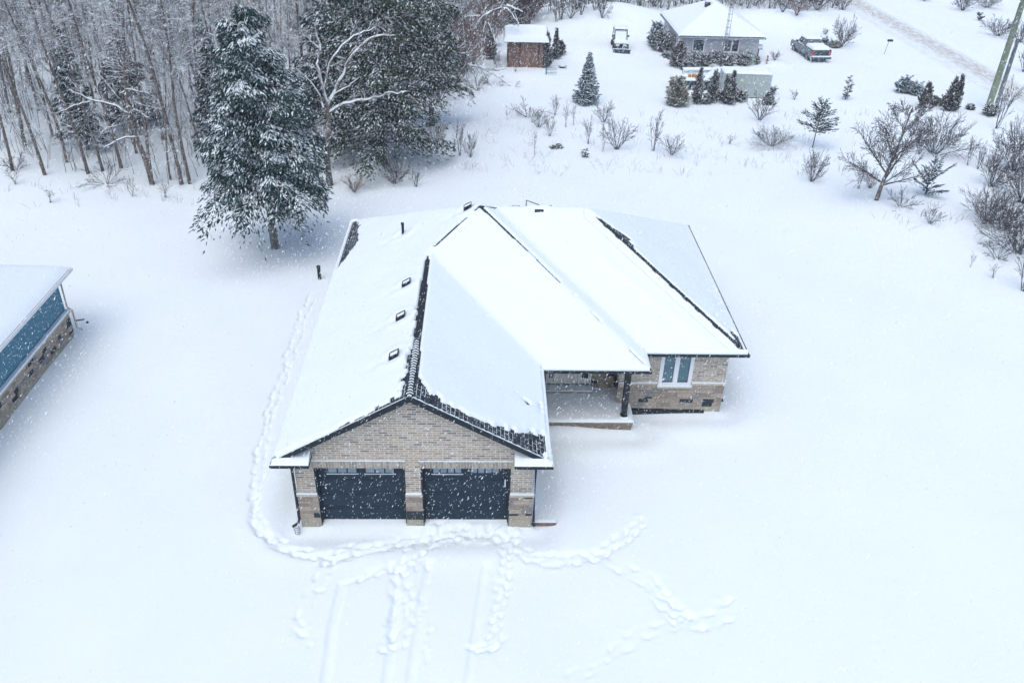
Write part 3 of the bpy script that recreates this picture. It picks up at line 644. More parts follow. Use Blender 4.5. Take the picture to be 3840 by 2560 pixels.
th_ = np.linspace(0, 2 * math.pi, 11)[:-1]; MB().add([(11.275 + .19 * math.cos(a), 5.33 + .19 * math.sin(a), .46) for a in th_] + [(11.275 + .15 * math.cos(a), 5.31 + .14 * math.sin(a), .57) for a in th_] + [(11.27, 5.31, .60)], [(i, (i + 1) % 10, (i + 1) % 10 + 10, i + 10) for i in range(10)]).build('post_snow', snow, house, True)
# black drain membrane showing along the foundation
mm_ = MB(); xx = np.linspace(11.66, 14.6, 40); top = .20 - .025 * (xx - 11.7) + .03 * (vnoise(xx, xx * 0, .4, 2) - .5)
mm_.add(np.vstack([np.stack([xx, xx * 0 + 6.12, xx * 0 - .1], 1), np.stack([xx, xx * 0 + 6.14, top], 1), np.stack([xx, xx * 0 + 6.245, top + .01], 1)]), [(i, i + 1, i + 41, i + 40) for i in range(39)] + [(i + 40, i + 41, i + 81, i + 80) for i in range(39)])
mm_.build('drain_membrane', black, house)
# downspouts
dsp = MB().tube([(-.06, -.06, E - .14), (-.06, -.045, 2.6), (-.06, -.045, .35), (-.10, -.09, .22), (-.28, -.2, .16)], .045, 6); dsp.build('downspout', black, house)
MB().tube([(7.58, -.40, E - .14), (7.585, -.05, 2.9), (7.585, -.05, .22), (7.62, -.12, .12)], .05, 6).build('downspout', black, house)
MB().box(-.16, -.02, .55, .75, 2.0, 2.2).tube([(-.17, .65, 2.1), (-.24, .65, 2.1)], .07, 8).build('meter', white, house)
MB().tube([(15.26, 6.4, .5), (15.36, 6.4, .5)], .06, 8).build('hose_tap', black, house)
MB().box(15.26, 15.42, 8.6, 8.9, 1.2, 1.5).build('dryer_vent', white, house)
# roof vents: dark box vents under a snow cap
def roof_vent(x, y, s=.31):
    z = float(E + m_ * roof_h(np.array(x), np.array(y))); mb = MB(); c = MB(); h = s / 2
    sg = -1; top = z + .27
    lo = lambda dx: m_ * dx
    # frame: two side posts and a hood rim, hood follows the slope
    def bx(a0, a1, b0, b1, h0, h1, mb=mb):
        vv = []
        for hz in (h0, h1):
            for b in (b0, b1):
                for a in (a0, a1): vv.append((x + a, y + b, z + m_ * a + hz))
        mb.add(vv, [(0, 2, 3, 1), (4, 5, 7, 6), (0, 1, 5, 4), (2, 6, 7, 3), (0, 4, 6, 2), (1, 3, 7, 5)])
    bx(-h, -h + .025, -h, h, 0, .26); bx(h - .025, h, -h, h, 0, .26); bx(-h + .035, h - .035, -h, -h + .035, .12, .26); bx(-h + .035, h - .035, h - .035, h, 0, .26)
    v_ = mb.build('roof_vent', black, roof)
    c2 = MB(); bx(-h + .036, h - .036, -h + .036, h - .036, .05, .235, c2); c2.build('vent_snow', snow, v_)
for x, y in ((3.05, 6.9), (3.05, 4.55), (3.05, 2.15), (5.2, 11.0)): roof_vent(x, y)
z = float(E + m_ * roof_h(np.array(2.49), np.array(11.87)))
pv = MB().tube([(2.49, 11.87, z), (2.49, 11.87, z + .52)], .055, 8).tube([(2.49, 11.87, z + .52), (2.49, 11.87, z + .60)], .07, 8); pv.build('plumbing_pipe', black, roof)
z = RR[2]
for x, y in ((7.15, 11.75), (8.45, 11.55)):
    zz_ = float(E + m_ * roof_h(np.array(x), np.array(y))); fr = MB().tube([(x - .17, y, zz_ + .02), (x - .15, y, zz_ + .17), (x + .15, y, zz_ + .17), (x + .17, y, zz_ + .02)], .015, 6); fr.build('roof_vent', black, roof)
MB().tube([(7.6, 12.6, zr(4.2)), (7.62, 12.5, 6.25), (7.75, 12.1, 6.36), (8.3, 11.6, 6.36)], .018, 6).build('antenna', black, roof)
MB().box(7.9, 8.25, 11.12, 11.2, 6.27, 6.42, mat4=None).build('roof_vent', black, roof)

# ------------------------------------------------------------------ things round the house
def gz(x, y): return ground_z(x, y)
tag(MB().tube([(-2.3, 17.0, -.3), (-2.3, 17.0, .62)], .085, 10).tube([(-2.3, 17, .60), (-2.3, 17, .70)], .10, 10).build('vent_pipe', [black]), 'short black vent pipe sticking out of the snow left of the brick house', 'pipe')
t = thing('splash_block', 'red brown board edge at the foot of the right downspout', 'board', (7.9, .12, .06))
MB().box(-.35, .45, -.06, .06, -.1, .035).build('board', brownwood, t); MB().box(-.36, .46, -.05, .062, .036, .08).build('snow_cap', snow, t)
t = thing('wire_basket', 'small pale wire basket capped with snow at the left garage corner', 'basket', (-.12, -.28, -.04), 0, None, .75)
bk = MB()
for i in range(6):
    a = i * math.pi / 3; bk.tube([(.09 * math.cos(a), .09 * math.sin(a), 0), (.13 * math.cos(a), .13 * math.sin(a), .3)], .008, 4)
for zz_, rr in ((.02, .09), (.15, .11), (.3, .13)): bk.tube([(rr * math.cos(a), rr * math.sin(a), zz_) for a in np.linspace(0, 2 * math.pi, 13)], .008, 4)
bk.build('basket_frame', STONE[2], t); MB().tube([(0, 0, .02), (0, 0, .25), (0, 0, .33)], [.085, .115, .06], 10).build('snow_cap', snow, t, True)

# ------------------------------------------------------------------ neighbour house at the left
nb = thing('siding_house', 'blue sided house with stone base cut by the left edge', 'house', (-12.16, 11.52, 0))
w_ = MB().add([(0, 0, 1.2), (0, -26, 1.2), (0, -26, 2.95), (0, 0, 2.95)], [(0, 1, 2, 3)])
for i in range(12):   # lapped siding boards
    z0 = 1.25 + i * .142; w_.add([(.03, 0, z0), (.03, -26, z0), (.008, -26, z0 + .145), (.008, 0, z0 + .145)], [(0, 1, 2, 3)]); w_.add([(.008, 0, z0), (.008, -26, z0), (.03, -26, z0), (.03, 0, z0)], [(0, 1, 2, 3)])
w_.add([(-12, 0, 1.4), (0, 0, 1.4), (0, 0, 2.95), (-12, 0, 2.95)], [(0, 3, 2, 1)])
w_.build('wall', bluesid, nb)
sv = ashlar(.03, -26, .0, .26, 1.17, (), 21, False, 1, .10, .11); sv.build('stone_veneer', STONE, nb)
ashlar(.0, -12, .1, .26, 1.17, (), 22, True, 1, .05, .2).build('stone_veneer', STONE, nb)
MB().box(-.02, .19, -26, .06, 1.18, 1.25).build('ledge', limestone, nb); MB().box(.03, .185, -26, .055, 1.251, 1.33).build('ledge_snow', snow, nb)
MB().box(-12, .08, -26, .02, -.4, .255).build('foundation', concrete, nb)
MB().tube([(.30, .42, 2.9), (.12, .08, 2.55), (.10, .07, 1.4), (.26, .09, 1.25), (.26, .09, .35), (.4, .2, .2)], .04, 6).build('downspout', M('tan metal', (.5, .42, .36), None, .5), nb)
ro = MB(); ex_, ey = .46, .5; W2 = 6.2; Z0 = 3.07; sl2 = .5
ro.add([(ex_, ey, Z0), (ex_, -26, Z0), (-W2 + ex_, -26, Z0 + W2 * sl2), (-W2 + ex_, ey - W2, Z0 + W2 * sl2)], [(0, 3, 2, 1)])
ro.add([(ex_, ey, Z0), (-W2 + ex_, ey - W2, Z0 + W2 * sl2), (-2 * W2 + ex_, ey, Z0)], [(0, 1, 2)]); ro.add([(-2 * W2 + ex_, ey, Z0), (-W2 + ex_, ey - W2, Z0 + W2 * sl2), (-W2 + ex_, -26, Z0 + W2 * sl2), (-2 * W2 + ex_, -26, Z0)], [(0, 1, 2, 3)])
ro.box(ex_ - .5, ex_ - .02, -26, ey, Z0 - .12, Z0 - .06)
nr = ro.build('roof', shingle_p, nb)
xx = np.linspace(-2 * W2 + ex_ - .03, ex_ + .03, 90); yy_ = np.linspace(-26, ey + .03, 130); NX, NY = np.meshgrid(xx, yy_)
hh = np.minimum(np.minimum(ex_ + .03 - NX, NX + 2 * W2 - ex_ + .03), ey + .03 - NY); sz = Z0 + sl2 * hh + np.clip(hh * 3, 0.0, .12) + .03 * (vnoise(NX, NY, .9, 3) - .5) * np.clip(hh * 4, 0, 1)
v, f = grid(xx, yy_, blur(sz, 1)); MB().add(v, f).build('roof_snow', snow, nr, True)
MB().box(ex_ + .035, ex_ + .075, -26, ey + .05, Z0 - .13, Z0 + .015).build('gutter', white, nb)
MB().box(-12, ex_ + .07, ey + .035, ey + .07, Z0 - .13, Z0 + .0).build('gutter', M('grey metal', (.2, .21, .24), None, .5), nb)
MB().tube([(.2, .25, .62), (.55, .3, .66)], .03, 6).tube([(.62, .3, .5), (.68, .3, .52)], .05, 6).build('hose_tap', black, nb)
#@@FAR
# ------------------------------------------------------------------ far grey bungalow
H2 = (24.0, 60.6, 0); W2, D2 = 7.25, 9.0
h2 = thing('grey_house', 'far grey sided bungalow with a snowy pyramid roof and shrubs along its front', 'house', H2)
ww = MB(); HW = [(1.15, 2.1, .95, 1.95), (4.1, 5.35, .95, 2.0)]
wall_x(ww, 0, 0, W2, -.5, 2.3, HW, .1); ww.add([(0, 0, -.5), (0, D2, -.5), (0, D2, 2.3), (0, 0, 2.3)], [(0, 3, 2, 1)]); ww.add([(W2, 0, -.5), (W2, D2, -.5), (W2, D2, 2.3), (W2, 0, 2.3)], [(0, 1, 2, 3)]); ww.add([(0, D2, -.5), (W2, D2, -.5), (W2, D2, 2.3), (0, D2, 2.3)], [(0, 3, 2, 1)])
ww.build('wall', greysid, h2)
for x0, x1, z0, z1 in HW:
    n = 1 if x1 - x0 < 1 else 2; fr = MB()
    fr.box(x0 - .1, x1 + .1, -.06, .0, z0 - .14, z0); fr.box(x0 - .1, x1 + .1, -.05, 0, z1, z1 + .07); fr.box(x0 - .1, x0, -.05, 0, z0, z1); fr.box(x1, x1 + .1, -.05, 0, z0, z1)
    if n == 2: fr.box((x0 + x1) / 2 - .07, (x0 + x1) / 2 + .07, -.05, .05, z0, z1)
    f_ = fr.build('window', white, h2); MB().box(x0, x1, .06, .08, z0, z1).build('pane', glassd, f_)
    if n == 1:
        mu = MB()
        for i in (1, 2, 3): mu.box(x0 + i * (x1 - x0) / 4 - .01, x0 + i * (x1 - x0) / 4 + .01, .04, .058, z0, z1)
        for i in (1, 2): mu.box(x0, x1, .04, .058, z0 + i * (z1 - z0) / 3 - .01, z0 + i * (z1 - z0) / 3 + .01)
        mu.build('muntin', bluesid, f_)
MB().box(-.05, 0, 2.6, 3.2, 1.1, 1.9).build('window', glassd, h2)
eb = MB().box(6.25, 6.45, -.12, 0, .95, 1.45); MB().tube([(6.35, -.04, .95), (6.35, -.04, .0)], .03, 5).build('conduit', STONE[2], h2); eb.build('electric_meter', M('pale green metal', (.33, .5, .4), None, .5), h2)
eo = .42; r2 = MB(); ax0, ax1, ay0, ay1 = -eo, W2 + eo, -eo, D2 + eo; hw = (ax1 - ax0) / 2; s2 = .52; cxm = (ax0 + ax1) / 2
P1 = (cxm, ay0 + hw, 2.3 + s2 * hw); P2 = (cxm, ay1 - hw, 2.3 + s2 * hw)
r2.add([(ax0, ay0, 2.3), (ax1, ay0, 2.3), P1], [(0, 1, 2)]); r2.add([(ax1, ay0, 2.3), (ax1, ay1, 2.3), P2, P1], [(0, 1, 2, 3)]); r2.add([(ax1, ay1, 2.3), (ax0, ay1, 2.3), P2], [(0, 1, 2)]); r2.add([(ax0, ay1, 2.3), (ax0, ay0, 2.3), P1, P2], [(0, 1, 2, 3)])
r2.box(ax0 + .02, ax1 - .02, ay0 + .02, ay1 - .02, 2.2, 2.28); r2o = r2.build('roof', shingle_p, h2)
xx = np.linspace(ax0 - .03, ax1 + .03, 90); yy_ = np.linspace(ay0 - .03, ay1 + .03, 100); NX, NY = np.meshgrid(xx, yy_)
hh = np.minimum(np.minimum(ax1 + .03 - NX, NX - ax0 + .03), np.minimum(ay1 + .03 - NY, NY - ay0 + .03)); v, f = grid(xx, yy_, blur(2.31 + s2 * hh + np.clip(hh * 3, 0, .2), 2)); MB().add(v, f).build('roof_snow', snow, r2o, True)
fas = MB().box(ax0 - .05, ax1 + .05, ay0 - .07, ay0 - .035, 2.17, 2.31).box(ax0 - .07, ax0 - .035, ay0, ay1, 2.17, 2.31).box(ax1 + .035, ax1 + .07, ay0, ay1, 2.17, 2.31); fas.build('gutter', M('grey blue trim', (.28, .33, .38), None, .5), h2)
cz = 2.3 + s2 * hw
MB().box(cxm - 1.0, cxm - .55, P1[1] - .1, P1[1] + .35, cz - .8, cz + .2).build('chimney', darkwood, r2o); MB().box(cxm - 1.02, cxm - .53, P1[1] - .12, P1[1] + .37, cz + .201, cz + .45).build('chimney_snow', snow, r2o)
# side porch post and shelf at its right end
MB().box(W2 + .15, W2 + .25, .3, .4, -.3, 1.15).box(W2 + .0, W2 + .5, .1, .6, 1.15, 1.22).build('side_shelf', darkwood, h2); MB().box(W2 + .01, W2 + .49, .1, .6, 1.221, 1.5).build('shelf_snow', snow, h2)
# antenna mast
am = thing('antenna_mast', 'tall triangular lattice antenna mast in front of the grey house', 'mast', (28.0, 60.0, 0)); mb = MB(); s = .19
tri = [(-s, -.02), (s, -.02), (0, .25)]
for x, y in tri: mb.tube([(x, y, -.3), (x * .8, y * .8, 9.5)], .022, 5)
mb.build('rail', M('galvanised steel', (.22, .22, .24), None, .5, metal=.3), am)
rg = MB()
for i in range(16):
    z = .3 + i * .58; k = 1 - .2 * z / 9.5
    for (a, b) in ((0, 1), (1, 2), (2, 0)): rg.tube([(tri[a][0] * k, tri[a][1] * k, z), (tri[b][0] * k, tri[b][1] * k, z)], .017, 4)
rg.build('rung', MATS['galvanised steel'], am)

# ------------------------------------------------------------------ brown shed
p = G(1899, 257); sh = thing('garden_shed', 'reddish brown plywood shed with a thick rounded snow cap', 'shed', (7.75, 57.0, float(H(8, 57)) - .05))
sb_ = MB().box(0, 3.25, 0, 3.4, -.3, 2.35); sb_.poly([(3.251, 0, 2.35), (3.251, 3.4, 2.35), (3.251, 1.7, 2.9)]); sb_.poly([(-.001, 0, 2.35), (-.001, 1.7, 2.9), (-.001, 3.4, 2.35)])
sb_.build('wall', brownwood, sh)
for a, b in ((2.72, 2.84), (-.02, .08), (3.17, 3.27), (1.05, 1.12)): MB().box(a, b, -.03, -.001, -.2, 2.3).build('board_trim', darkwood, sh)
sr = MB().prism([(-.35, -.4, 2.28), (-.35, 1.7, 2.98), (-.35, 3.8, 2.28), (-.35, 3.8, 2.36), (-.35, 1.7, 3.06), (-.35, -.4, 2.36)][::-1], (4.0, 0, 0)); sro = MB()
sro.add([(-.35, -.4, 2.30), (3.6, -.4, 2.30), (3.6, 1.7, 3.0), (-.35, 1.7, 3.0), (-.35, 3.8, 2.30), (3.6, 3.8, 2.30), (-.35, -.4, 2.40), (3.6, -.4, 2.40), (3.6, 1.7, 3.1), (-.35, 1.7, 3.1), (-.35, 3.8, 2.40), (3.6, 3.8, 2.40)],
        [(0, 3, 2, 1), (3, 4, 5, 2), (6, 7, 8, 9), (9, 8, 11, 10), (0, 1, 7, 6), (5, 4, 10, 11), (1, 2, 8, 7), (2, 5, 11, 8), (3, 0, 6, 9), (4, 3, 9, 10)])
sr = sro.build('roof', black, sh)
xx = np.linspace(-.4, 3.66, 36); yy_ = np.linspace(-.46, 3.86, 36); NX, NY = np.meshgrid(xx, yy_); ed = np.minimum(np.minimum(NX + .4, 3.66 - NX), np.minimum(NY + .46, 3.86 - NY))
pz = 2.39 + .333 * np.minimum(NY + .4, 3.8 - NY) * .9 + .34 * np.clip(ed / .3, 0, 1) ** .5 + .05 * np.sin((NX) * .8); v, f = grid(xx, yy_, np.where(ed < .001, 2.36, pz)); MB().add(v, f).build('roof_snow', snow, sr, True)
# short picket fence and a sled beside it
p = G(2048, 279); fn = thing('picket_fence', 'short thin picket fence at the right corner of the brown shed', 'fence', p, R(12)); mb = MB().box(-.05, .05, -.05, .05, -.3, .62); mb.build('post', bluesid, fn)
pk = MB(); pk.box(.05, 1.0, -.01, .01, .12, .15).box(.05, 1.0, -.01, .01, .38, .41)
for i in range(8): pk.box(.12 + i * .11, .14 + i * .11, -.02, -.011, -.1, .48)
pk.build('pickets', STONE[2], fn)
p = G(2109, 256); th_ = np.linspace(0, 2 * math.pi, 17)[:-1]; c1 = MB().add([(.42 * math.cos(a), .2 * math.sin(a), .17 + .03 * abs(math.cos(a))) for a in th_] + [(.26 * math.cos(a), .1 * math.sin(a), .02) for a in th_], [(i, (i + 1) % 16, (i + 1) % 16 + 16, i + 16) for i in range(16)])
t = thing('garden_bowl', 'dark shallow bowl lying on the snow right of the brown shed', 'bowl', p); c1.build('bowl_rim', black, t); MB().add([(.38 * math.cos(a), .17 * math.sin(a), .17) for a in th_] + [(0, 0, .22)], [(i, (i + 1) % 16, 16) for i in range(16)]).build('snow_fill', snow, t, True)

# ------------------------------------------------------------------ pale green cargo box with yellow stickers
ct = thing('cargo_box', 'pale green steel cargo box with yellow stickers and snow on top', 'container', (25.4, 49.35, float(H(27, 50)) + .02), R(-3))
MB().box(0, 3.85, 0, 1.75, .08, 1.86).build('body', contgreen, ct)
fr = MB()
for x in (-.03, 3.78): fr.box(x, x + .10, -.03, -.001, .0, 1.9); fr.box(x, x + .10, 1.751, 1.78, 0, 1.9)
fr.box(.07, 3.78, -.028, -.001, 1.80, 1.9); fr.box(.07, 3.78, -.028, -.001, .0, .1)
fr.box(-.03, -.001, 0, 1.75, 1.80, 1.9); fr.box(3.851, 3.88, 0, 1.75, 1.8, 1.9); fr.build('frame', contgreen2, ct)
dl = MB().box(-.02, -.001, .05, .86, .1, 1.79).box(-.02, -.001, .89, 1.7, .1, 1.79); dl.build('end_door', contgreen2, ct)
MB().box(-.045, -.021, .84, .91, .15, 1.75).box(.10, .13, -.05, -.029, .1, 1.75).build('lock_bar', STONE[2], ct)
ys_ = MB()
for x, w in ((1.35, .34), (2.45, .28), (3.05, .22)): ys_.box(x, x + w, -.008, -.001, 1.12, 1.20)
ys_.box(.2, .36, -.008, -.001, 1.62, 1.68); ys_.build('sticker', yellow, ct)
MB().box(1.47, 1.56, -.008, -.001, 1.26, 1.42).box(3.1, 3.2, -.03, -.001, .98, 1.08).build('label_plate', white, ct)
xx = np.linspace(-.06, 3.91, 50); yy_ = np.linspace(-.05, 1.80, 24); NX, NY = np.meshgrid(xx, yy_); ed = np.minimum(np.minimum(NX + .06, 3.91 - NX), np.minimum(NY + .05, 1.80 - NY)); pz = 1.9 + .16 * np.clip(ed / .2, 0, 1) ** .5 + .03 * (vnoise(NX, NY, .5, 3) - .5); pz = np.where(ed < .001, 1.89, pz)
v, f = grid(xx, yy_, pz); MB().add(v, f).build('snow_cap', snow, ct, True)
p = G(2695, 250); t = thing('garden_post', 'white square box post with snow behind the cargo box', 'post', (26.1, 54.1, float(H(26, 54)))); MB().box(-.32, .32, -.25, .25, -.2, 1.0).build('post_body', white, t); MB().box(-.33, .33, -.26, .26, 1.001, 1.14).build('snow_cap', snow, t); MB().box(-.28, -.06, -.262, -.251, .82, .95).box(.06, .28, -.262, -.251, .82, .95).build('opening', black, t)

# ------------------------------------------------------------------ loaded utility trailer
p = G(2530, 338); tl = thing('flatbed_trailer', 'snowy dark blue trailer with curved wheel arches and an orange load', 'trailer', p, R(3), None, (1, 1, .85))
db = M('dark blue paint', (.02, .055, .09), (.03, .07, .10), .4, 3, snow=(.35, .7))
# hull: tapered nose at the left, boxy body at the right
prof = [(-.1, .62), (.2, .45), (.9, .38), (3.9, .38), (3.9, .8), (3.1, .95), (.5, .95), (0, .85)]
MB().prism([(x, 0, z) for x, z in prof], (0, 1.7, 0)).build('bed', db, tl)
hs = MB(); xx = np.linspace(-.1, 3.0, 34); yy_ = np.linspace(-.02, 1.72, 16); NX, NY = np.meshgrid(xx, yy_); ed = np.minimum(np.minimum(NX + .1, 3.0 - NX), np.minimum(NY + .02, 1.72 - NY)); v, f = grid(xx, yy_, .90 + .22 * np.clip(ed / .25, 0, 1) ** .6 + .12 * vnoise(NX, NY, .4, 5) * np.clip(ed * 5, 0, 1)); hs.add(v, f); hs.build('snow_cover', snow, tl, True)
for cx in (1.55, 2.45):
    wh = MB().tube([(cx, -.06, .34), (cx, .16, .34)], .34, 18).build('wheel', M('tyre rubber', (.02, .022, .025), None, .8), tl); MB().tube([(cx, -.075, .34), (cx, -.061, .34)], .19, 14).tube([(cx, -.085, .34), (cx, -.076, .34)], .07, 8).build('rim', M('dusty rim', (.25, .26, .24), None, .5), wh)
    an = np.linspace(-.15, math.pi + .15, 15); fm = MB(); fm.add([(cx + .42 * math.cos(a), y, .36 + .42 * math.sin(a)) for y in (-.14, .14) for a in an], [(i, i + 1, i + 16, i + 15) for i in range(14)]); fm.add([(cx + r_ * math.cos(a), -.14, .36 + r_ * math.sin(a)) for r_ in (.42, .50) for a in an], [(i, i + 1, i + 16, i + 15) for i in range(14)]); fm.build('wheel_arch', db, tl)
og = M('orange plastic', (.60, .27, .05), (.5, .22, .05), .5, 4)
od = MB()
for i, (x, w) in enumerate(((1.15, .2), (1.5, .34), (1.95, .3))): od.box(x, x + w, .25, .6, 1.1, 1.42)
od.build('orange_load', og, tl); MB().box(1.42, 1.45, .2, .24, .85, 1.4).box(1.90, 1.93, .2, .24, .85, 1.4).build('strap', black, tl)
MB().prism([(.9, 1.0, 1.15), (3.3, 1.0, 1.2), (3.3, 1.5, 1.55), (.9, 1.5, 1.5)], (0, .1, -.2)).build('tarpaulin', db, tl); MB().prism([(.9, 1.05, 1.56), (3.3, 1.05, 1.62), (3.3, 1.7, 1.66), (.9, 1.7, 1.6)], (0, 0, .09)).build('tarpaulin_snow', snow, tl)
MB().prism([(2.75, .1, .97), (3.85, .1, .82), (3.85, .1, 1.75), (3.5, .1, 1.6)], (0, 1.4, 0)).build('rear_box', db, tl); MB().prism([(2.72, .05, 1.0), (3.5, .05, 1.63), (3.88, .05, 1.78), (3.88, .05, 1.86), (3.45, .05, 1.75), (2.7, .05, 1.12)], (0, 1.5, 0)).build('box_snow', snow, tl)

# ------------------------------------------------------------------ pickup truck
tp = M('blue grey car paint', (.09, .12, .15), (.13, .16, .19), .3, 4, spec=.6, snow=(.55, .85)); tpd = M('dark car trim', (.02, .045, .06), None, .5)
pk_ = thing('pickup_truck', 'blue grey pickup truck covered in snow, tail towards the camera', 'pickup', (37.5, 61.0, float(H(37, 62)) - .12), R(4))
# local: x across (-.95...95), y forward, rear at y=0
bl = 5.3
def prof_body(pts, x0, x1): return MB().prism([(x0, y, z) for y, z in pts], (x1 - x0, 0, 0))
prof_body([(0, .45), (bl, .45), (bl + .05, .9), (bl - .1, 1.08), (4.05, 1.18), (1.95, 1.18), (1.95, 1.22), (0, 1.22)], -.93, .93).build('body', tp, pk_)
prof_body([(2.0, 1.19), (4.0, 1.19), (3.35, 1.80), (2.1, 1.80)], -.80, .80).build('cab', tp, pk_)
gl = MB()
for sx in (-1, 1):
    pts = [(sx * .805, 2.15, 1.24), (sx * .805, 3.75, 1.24), (sx * .805, 3.28, 1.72), (sx * .805, 2.2, 1.72)]; gl.poly(pts if sx > 0 else pts[::-1])
gl.poly([(-.68, 2.02, 1.26), (.68, 2.02, 1.26), (.68, 2.09, 1.70), (-.68, 2.09, 1.70)]); gl.poly([(-.7, 4.0, 1.21), (-.7, 3.4, 1.78), (.7, 3.4, 1.78), (.7, 4.0, 1.21)])
gl.build('glass', glassd, pk_)
def heap(x0, x1, y0, y1, z, h, seed=1, n=22, edge=.12):
    xx = np.linspace(x0, x1, n); yy = np.linspace(y0, y1, n); a, b = np.meshgrid(xx, yy); ed = np.minimum(np.minimum(a - x0, x1 - a), np.minimum(b - y0, y1 - b)); zz = z + h * np.clip(ed / edge, 0, 1) ** .5 + h * .4 * (vnoise(a, b, .4, seed) - .5) * (ed > 0); return grid(xx, yy, zz)
for nm, args in (('bed_snow', (-.86, .86, .06, 1.92, 1.17, .34)), ('roof_snow', (-.80, .80, 2.06, 3.42, 1.795, .16)), ('hood_snow', (-.88, .88, 4.0, 5.25, 1.06, .18))):
    v, f = heap(*args); MB().add(v, f).build(nm, snow, pk_, True)
MB().box(-.94, .94, -.03, .05, 1.20, 1.25).box(-.95, -.88, .05, 1.95, 1.20, 1.26).box(.88, .95, .05, 1.95, 1.20, 1.26).build('bed_rail', tpd, pk_)
MB().box(-.72, .72, -.025, -.001, .72, 1.17).box(-.25, .25, -.04, -.026, .88, 1.08).build('tailgate', tpd, pk_)
for s in (-1, 1): MB().box(*sorted((s * .94, s * .76)), -.04, -.002, .82, 1.15).build('tail_light', M('red lamp', (.55, .02, .04), None, .3), pk_)
MB().box(-.95, .95, -.25, -.03, .48, .66).build('bumper', tpd, pk_); MB().box(-.93, .93, -.24, -.05, .661, .76).build('bumper_snow', snow, pk_)
for s in (-1, 1):
    for yy in (1.05, 4.35):
        w = MB().tube([(s * .70, yy, .38), (s * .945, yy, .38)], .38, 18).build('wheel', MATS['tyre rubber'], pk_); MB().tube([(s * .946, yy, .38), (s * .955, yy, .38)], .22, 12).build('rim', MATS['dusty rim'], w)
    MB().box(*sorted((s * .94, s * 1.12)), 3.62, 3.74, 1.2, 1.38).build('mirror', tpd, pk_)
    dp = MB().box(*sorted((s * .931, s * .936)), 2.1, 2.12, .5, 1.15).box(*sorted((s * .931, s * .936)), 3.0, 3.02, .5, 1.15).box(*sorted((s * .931, s * .945)), .0, 5.2, .45, .52); dp.build('door_seam', tpd, pk_)

# ------------------------------------------------------------------ utility vehicle with a snow plough
uv = thing('utility_vehicle', 'side by side utility vehicle with a snow covered windscreen and plough blade', 'utility vehicle', (G(2330, 198)[0], G(2330, 198)[1] + .6, float(H(18.9, 63.6)) - .05), R(-2))
ub = M('utility dark plastic', (.02, .05, .065), (.03, .065, .08), .5, 4, snow=(.6, .85))
MB().prism([(-.62, 0, .35), (-.62, 0, .72), (-.62, .85, .98), (-.62, 2.6, .95), (-.62, 2.6, .35)][::-1], (1.24, 0, 0)).build('body', ub, uv)
MB().box(-.5, -.18, -.02, -.001, .5, .68).box(.18, .5, -.02, -.001, .5, .68).build('headlight', white, uv); MB().box(-.14, .14, -.03, -.001, .42, .62).build('grille', black, uv)
cg = MB()
for s in (-1, 1):
    cg.tube([(s * .62, .75, .9), (s * .60, 1.05, 1.78), (s * .60, 2.2, 1.80), (s * .62, 2.45, .9)], .04, 6); 
cg.tube([(-.6, 1.05, 1.78), (.6, 1.05, 1.78)], .04, 6).tube([(-.6, 2.2, 1.8), (.6, 2.2, 1.8)], .04, 6); cg.build('roll_cage', ub, uv)
MB().prism([(-.55, .80, .96), (.55, .80, .96), (.55, 1.05, 1.70), (-.55, 1.05, 1.70)], (0, .03, 0)).build('windscreen', glassd, uv); MB().prism([(-.52, .72, .98), (.52, .72, .98), (.52, .98, 1.66), (-.52, .98, 1.66)], (0, .06, 0)).build('windscreen_snow', snow, uv)
MB().box(-.62, .62, 1.0, 2.3, 1.82, 1.86).build('canopy', ub, uv); v, f = heap(-.62, .62, .99, 2.32, 1.861, .12); MB().add(v, f).build('canopy_snow', snow, uv, True)
v, f = heap(-.5, .5, .04, .78, .78, .07); v[:, 2] += (v[:, 1]) * .2; MB().add(v, f).build('hood_snow', snow, uv, True)
for s in (-1, 1):
    for yy in (.35, 2.1): w = MB().tube([(s * .5, yy, .3), (s * .76, yy, .3)], .32, 14).build('wheel', MATS['tyre rubber'], uv)
    MB().box(*sorted((s * .66, s * .84)), .95, 1.0, 1.15, 1.32).tube([(s * .6, .97, 1.2), (s * .7, .97, 1.22)], .015, 4).build('mirror', ub, uv)
an = np.linspace(-.9, .9, 7); MB().add([(x, -.95 + .12 * (1 - math.cos(a)), .22 + .2 * math.sin(a) / .78) for x in (-.85, .85) for a in an], [(i, i + 7, i + 8, i + 1) for i in range(6)]).build('plough_blade', ub, uv)
MB().box(-.86, .86, -.93, -.84, .425, .47).build('blade_snow', snow, uv); MB().tube([(-.3, 0, .4), (-.25, -.85, .25)], .03, 5).tube([(.3, 0, .4), (.25, -.85, .25)], .03, 5).build('blade_arm', ub, uv)

# ------------------------------------------------------------------ small road side and yard things
p = G(3314, 205); t = thing('mailbox', 'dark mailbox on a thin leaning post beside the road', 'mailbox', p); MB().tube([(0, 0, -.2), (.18, 0, 1.25)], .025, 6).build('post', STONE[2], t)
MB().prism([(.05, -.09, 1.25), (.05, .09, 1.25), (.05, .09, 1.38), (.05, .05, 1.44), (.05, -.05, 1.44), (.05, -.09, 1.38)], (.5, 0, 0)).build('box', black, t)
p = G(3705, 408); p2 = G(3733, 408); pl = M('green weathered pole', (.15, .20, .13), (.22, .26, .19), .9, 3); pl2 = M('grey weathered pole', (.13, .16, .17), (.2, .22, .23), .9, 3)
t = thing('utility_pole', 'thick green tinted wooden utility pole beside the road', 'pole', p); MB().tube([(0, 0, -.5), (-.02, 0, 4), (-.05, 0, 11.5)], [.27, .24, .19], 12).build('pole_shaft', pl, t, True)
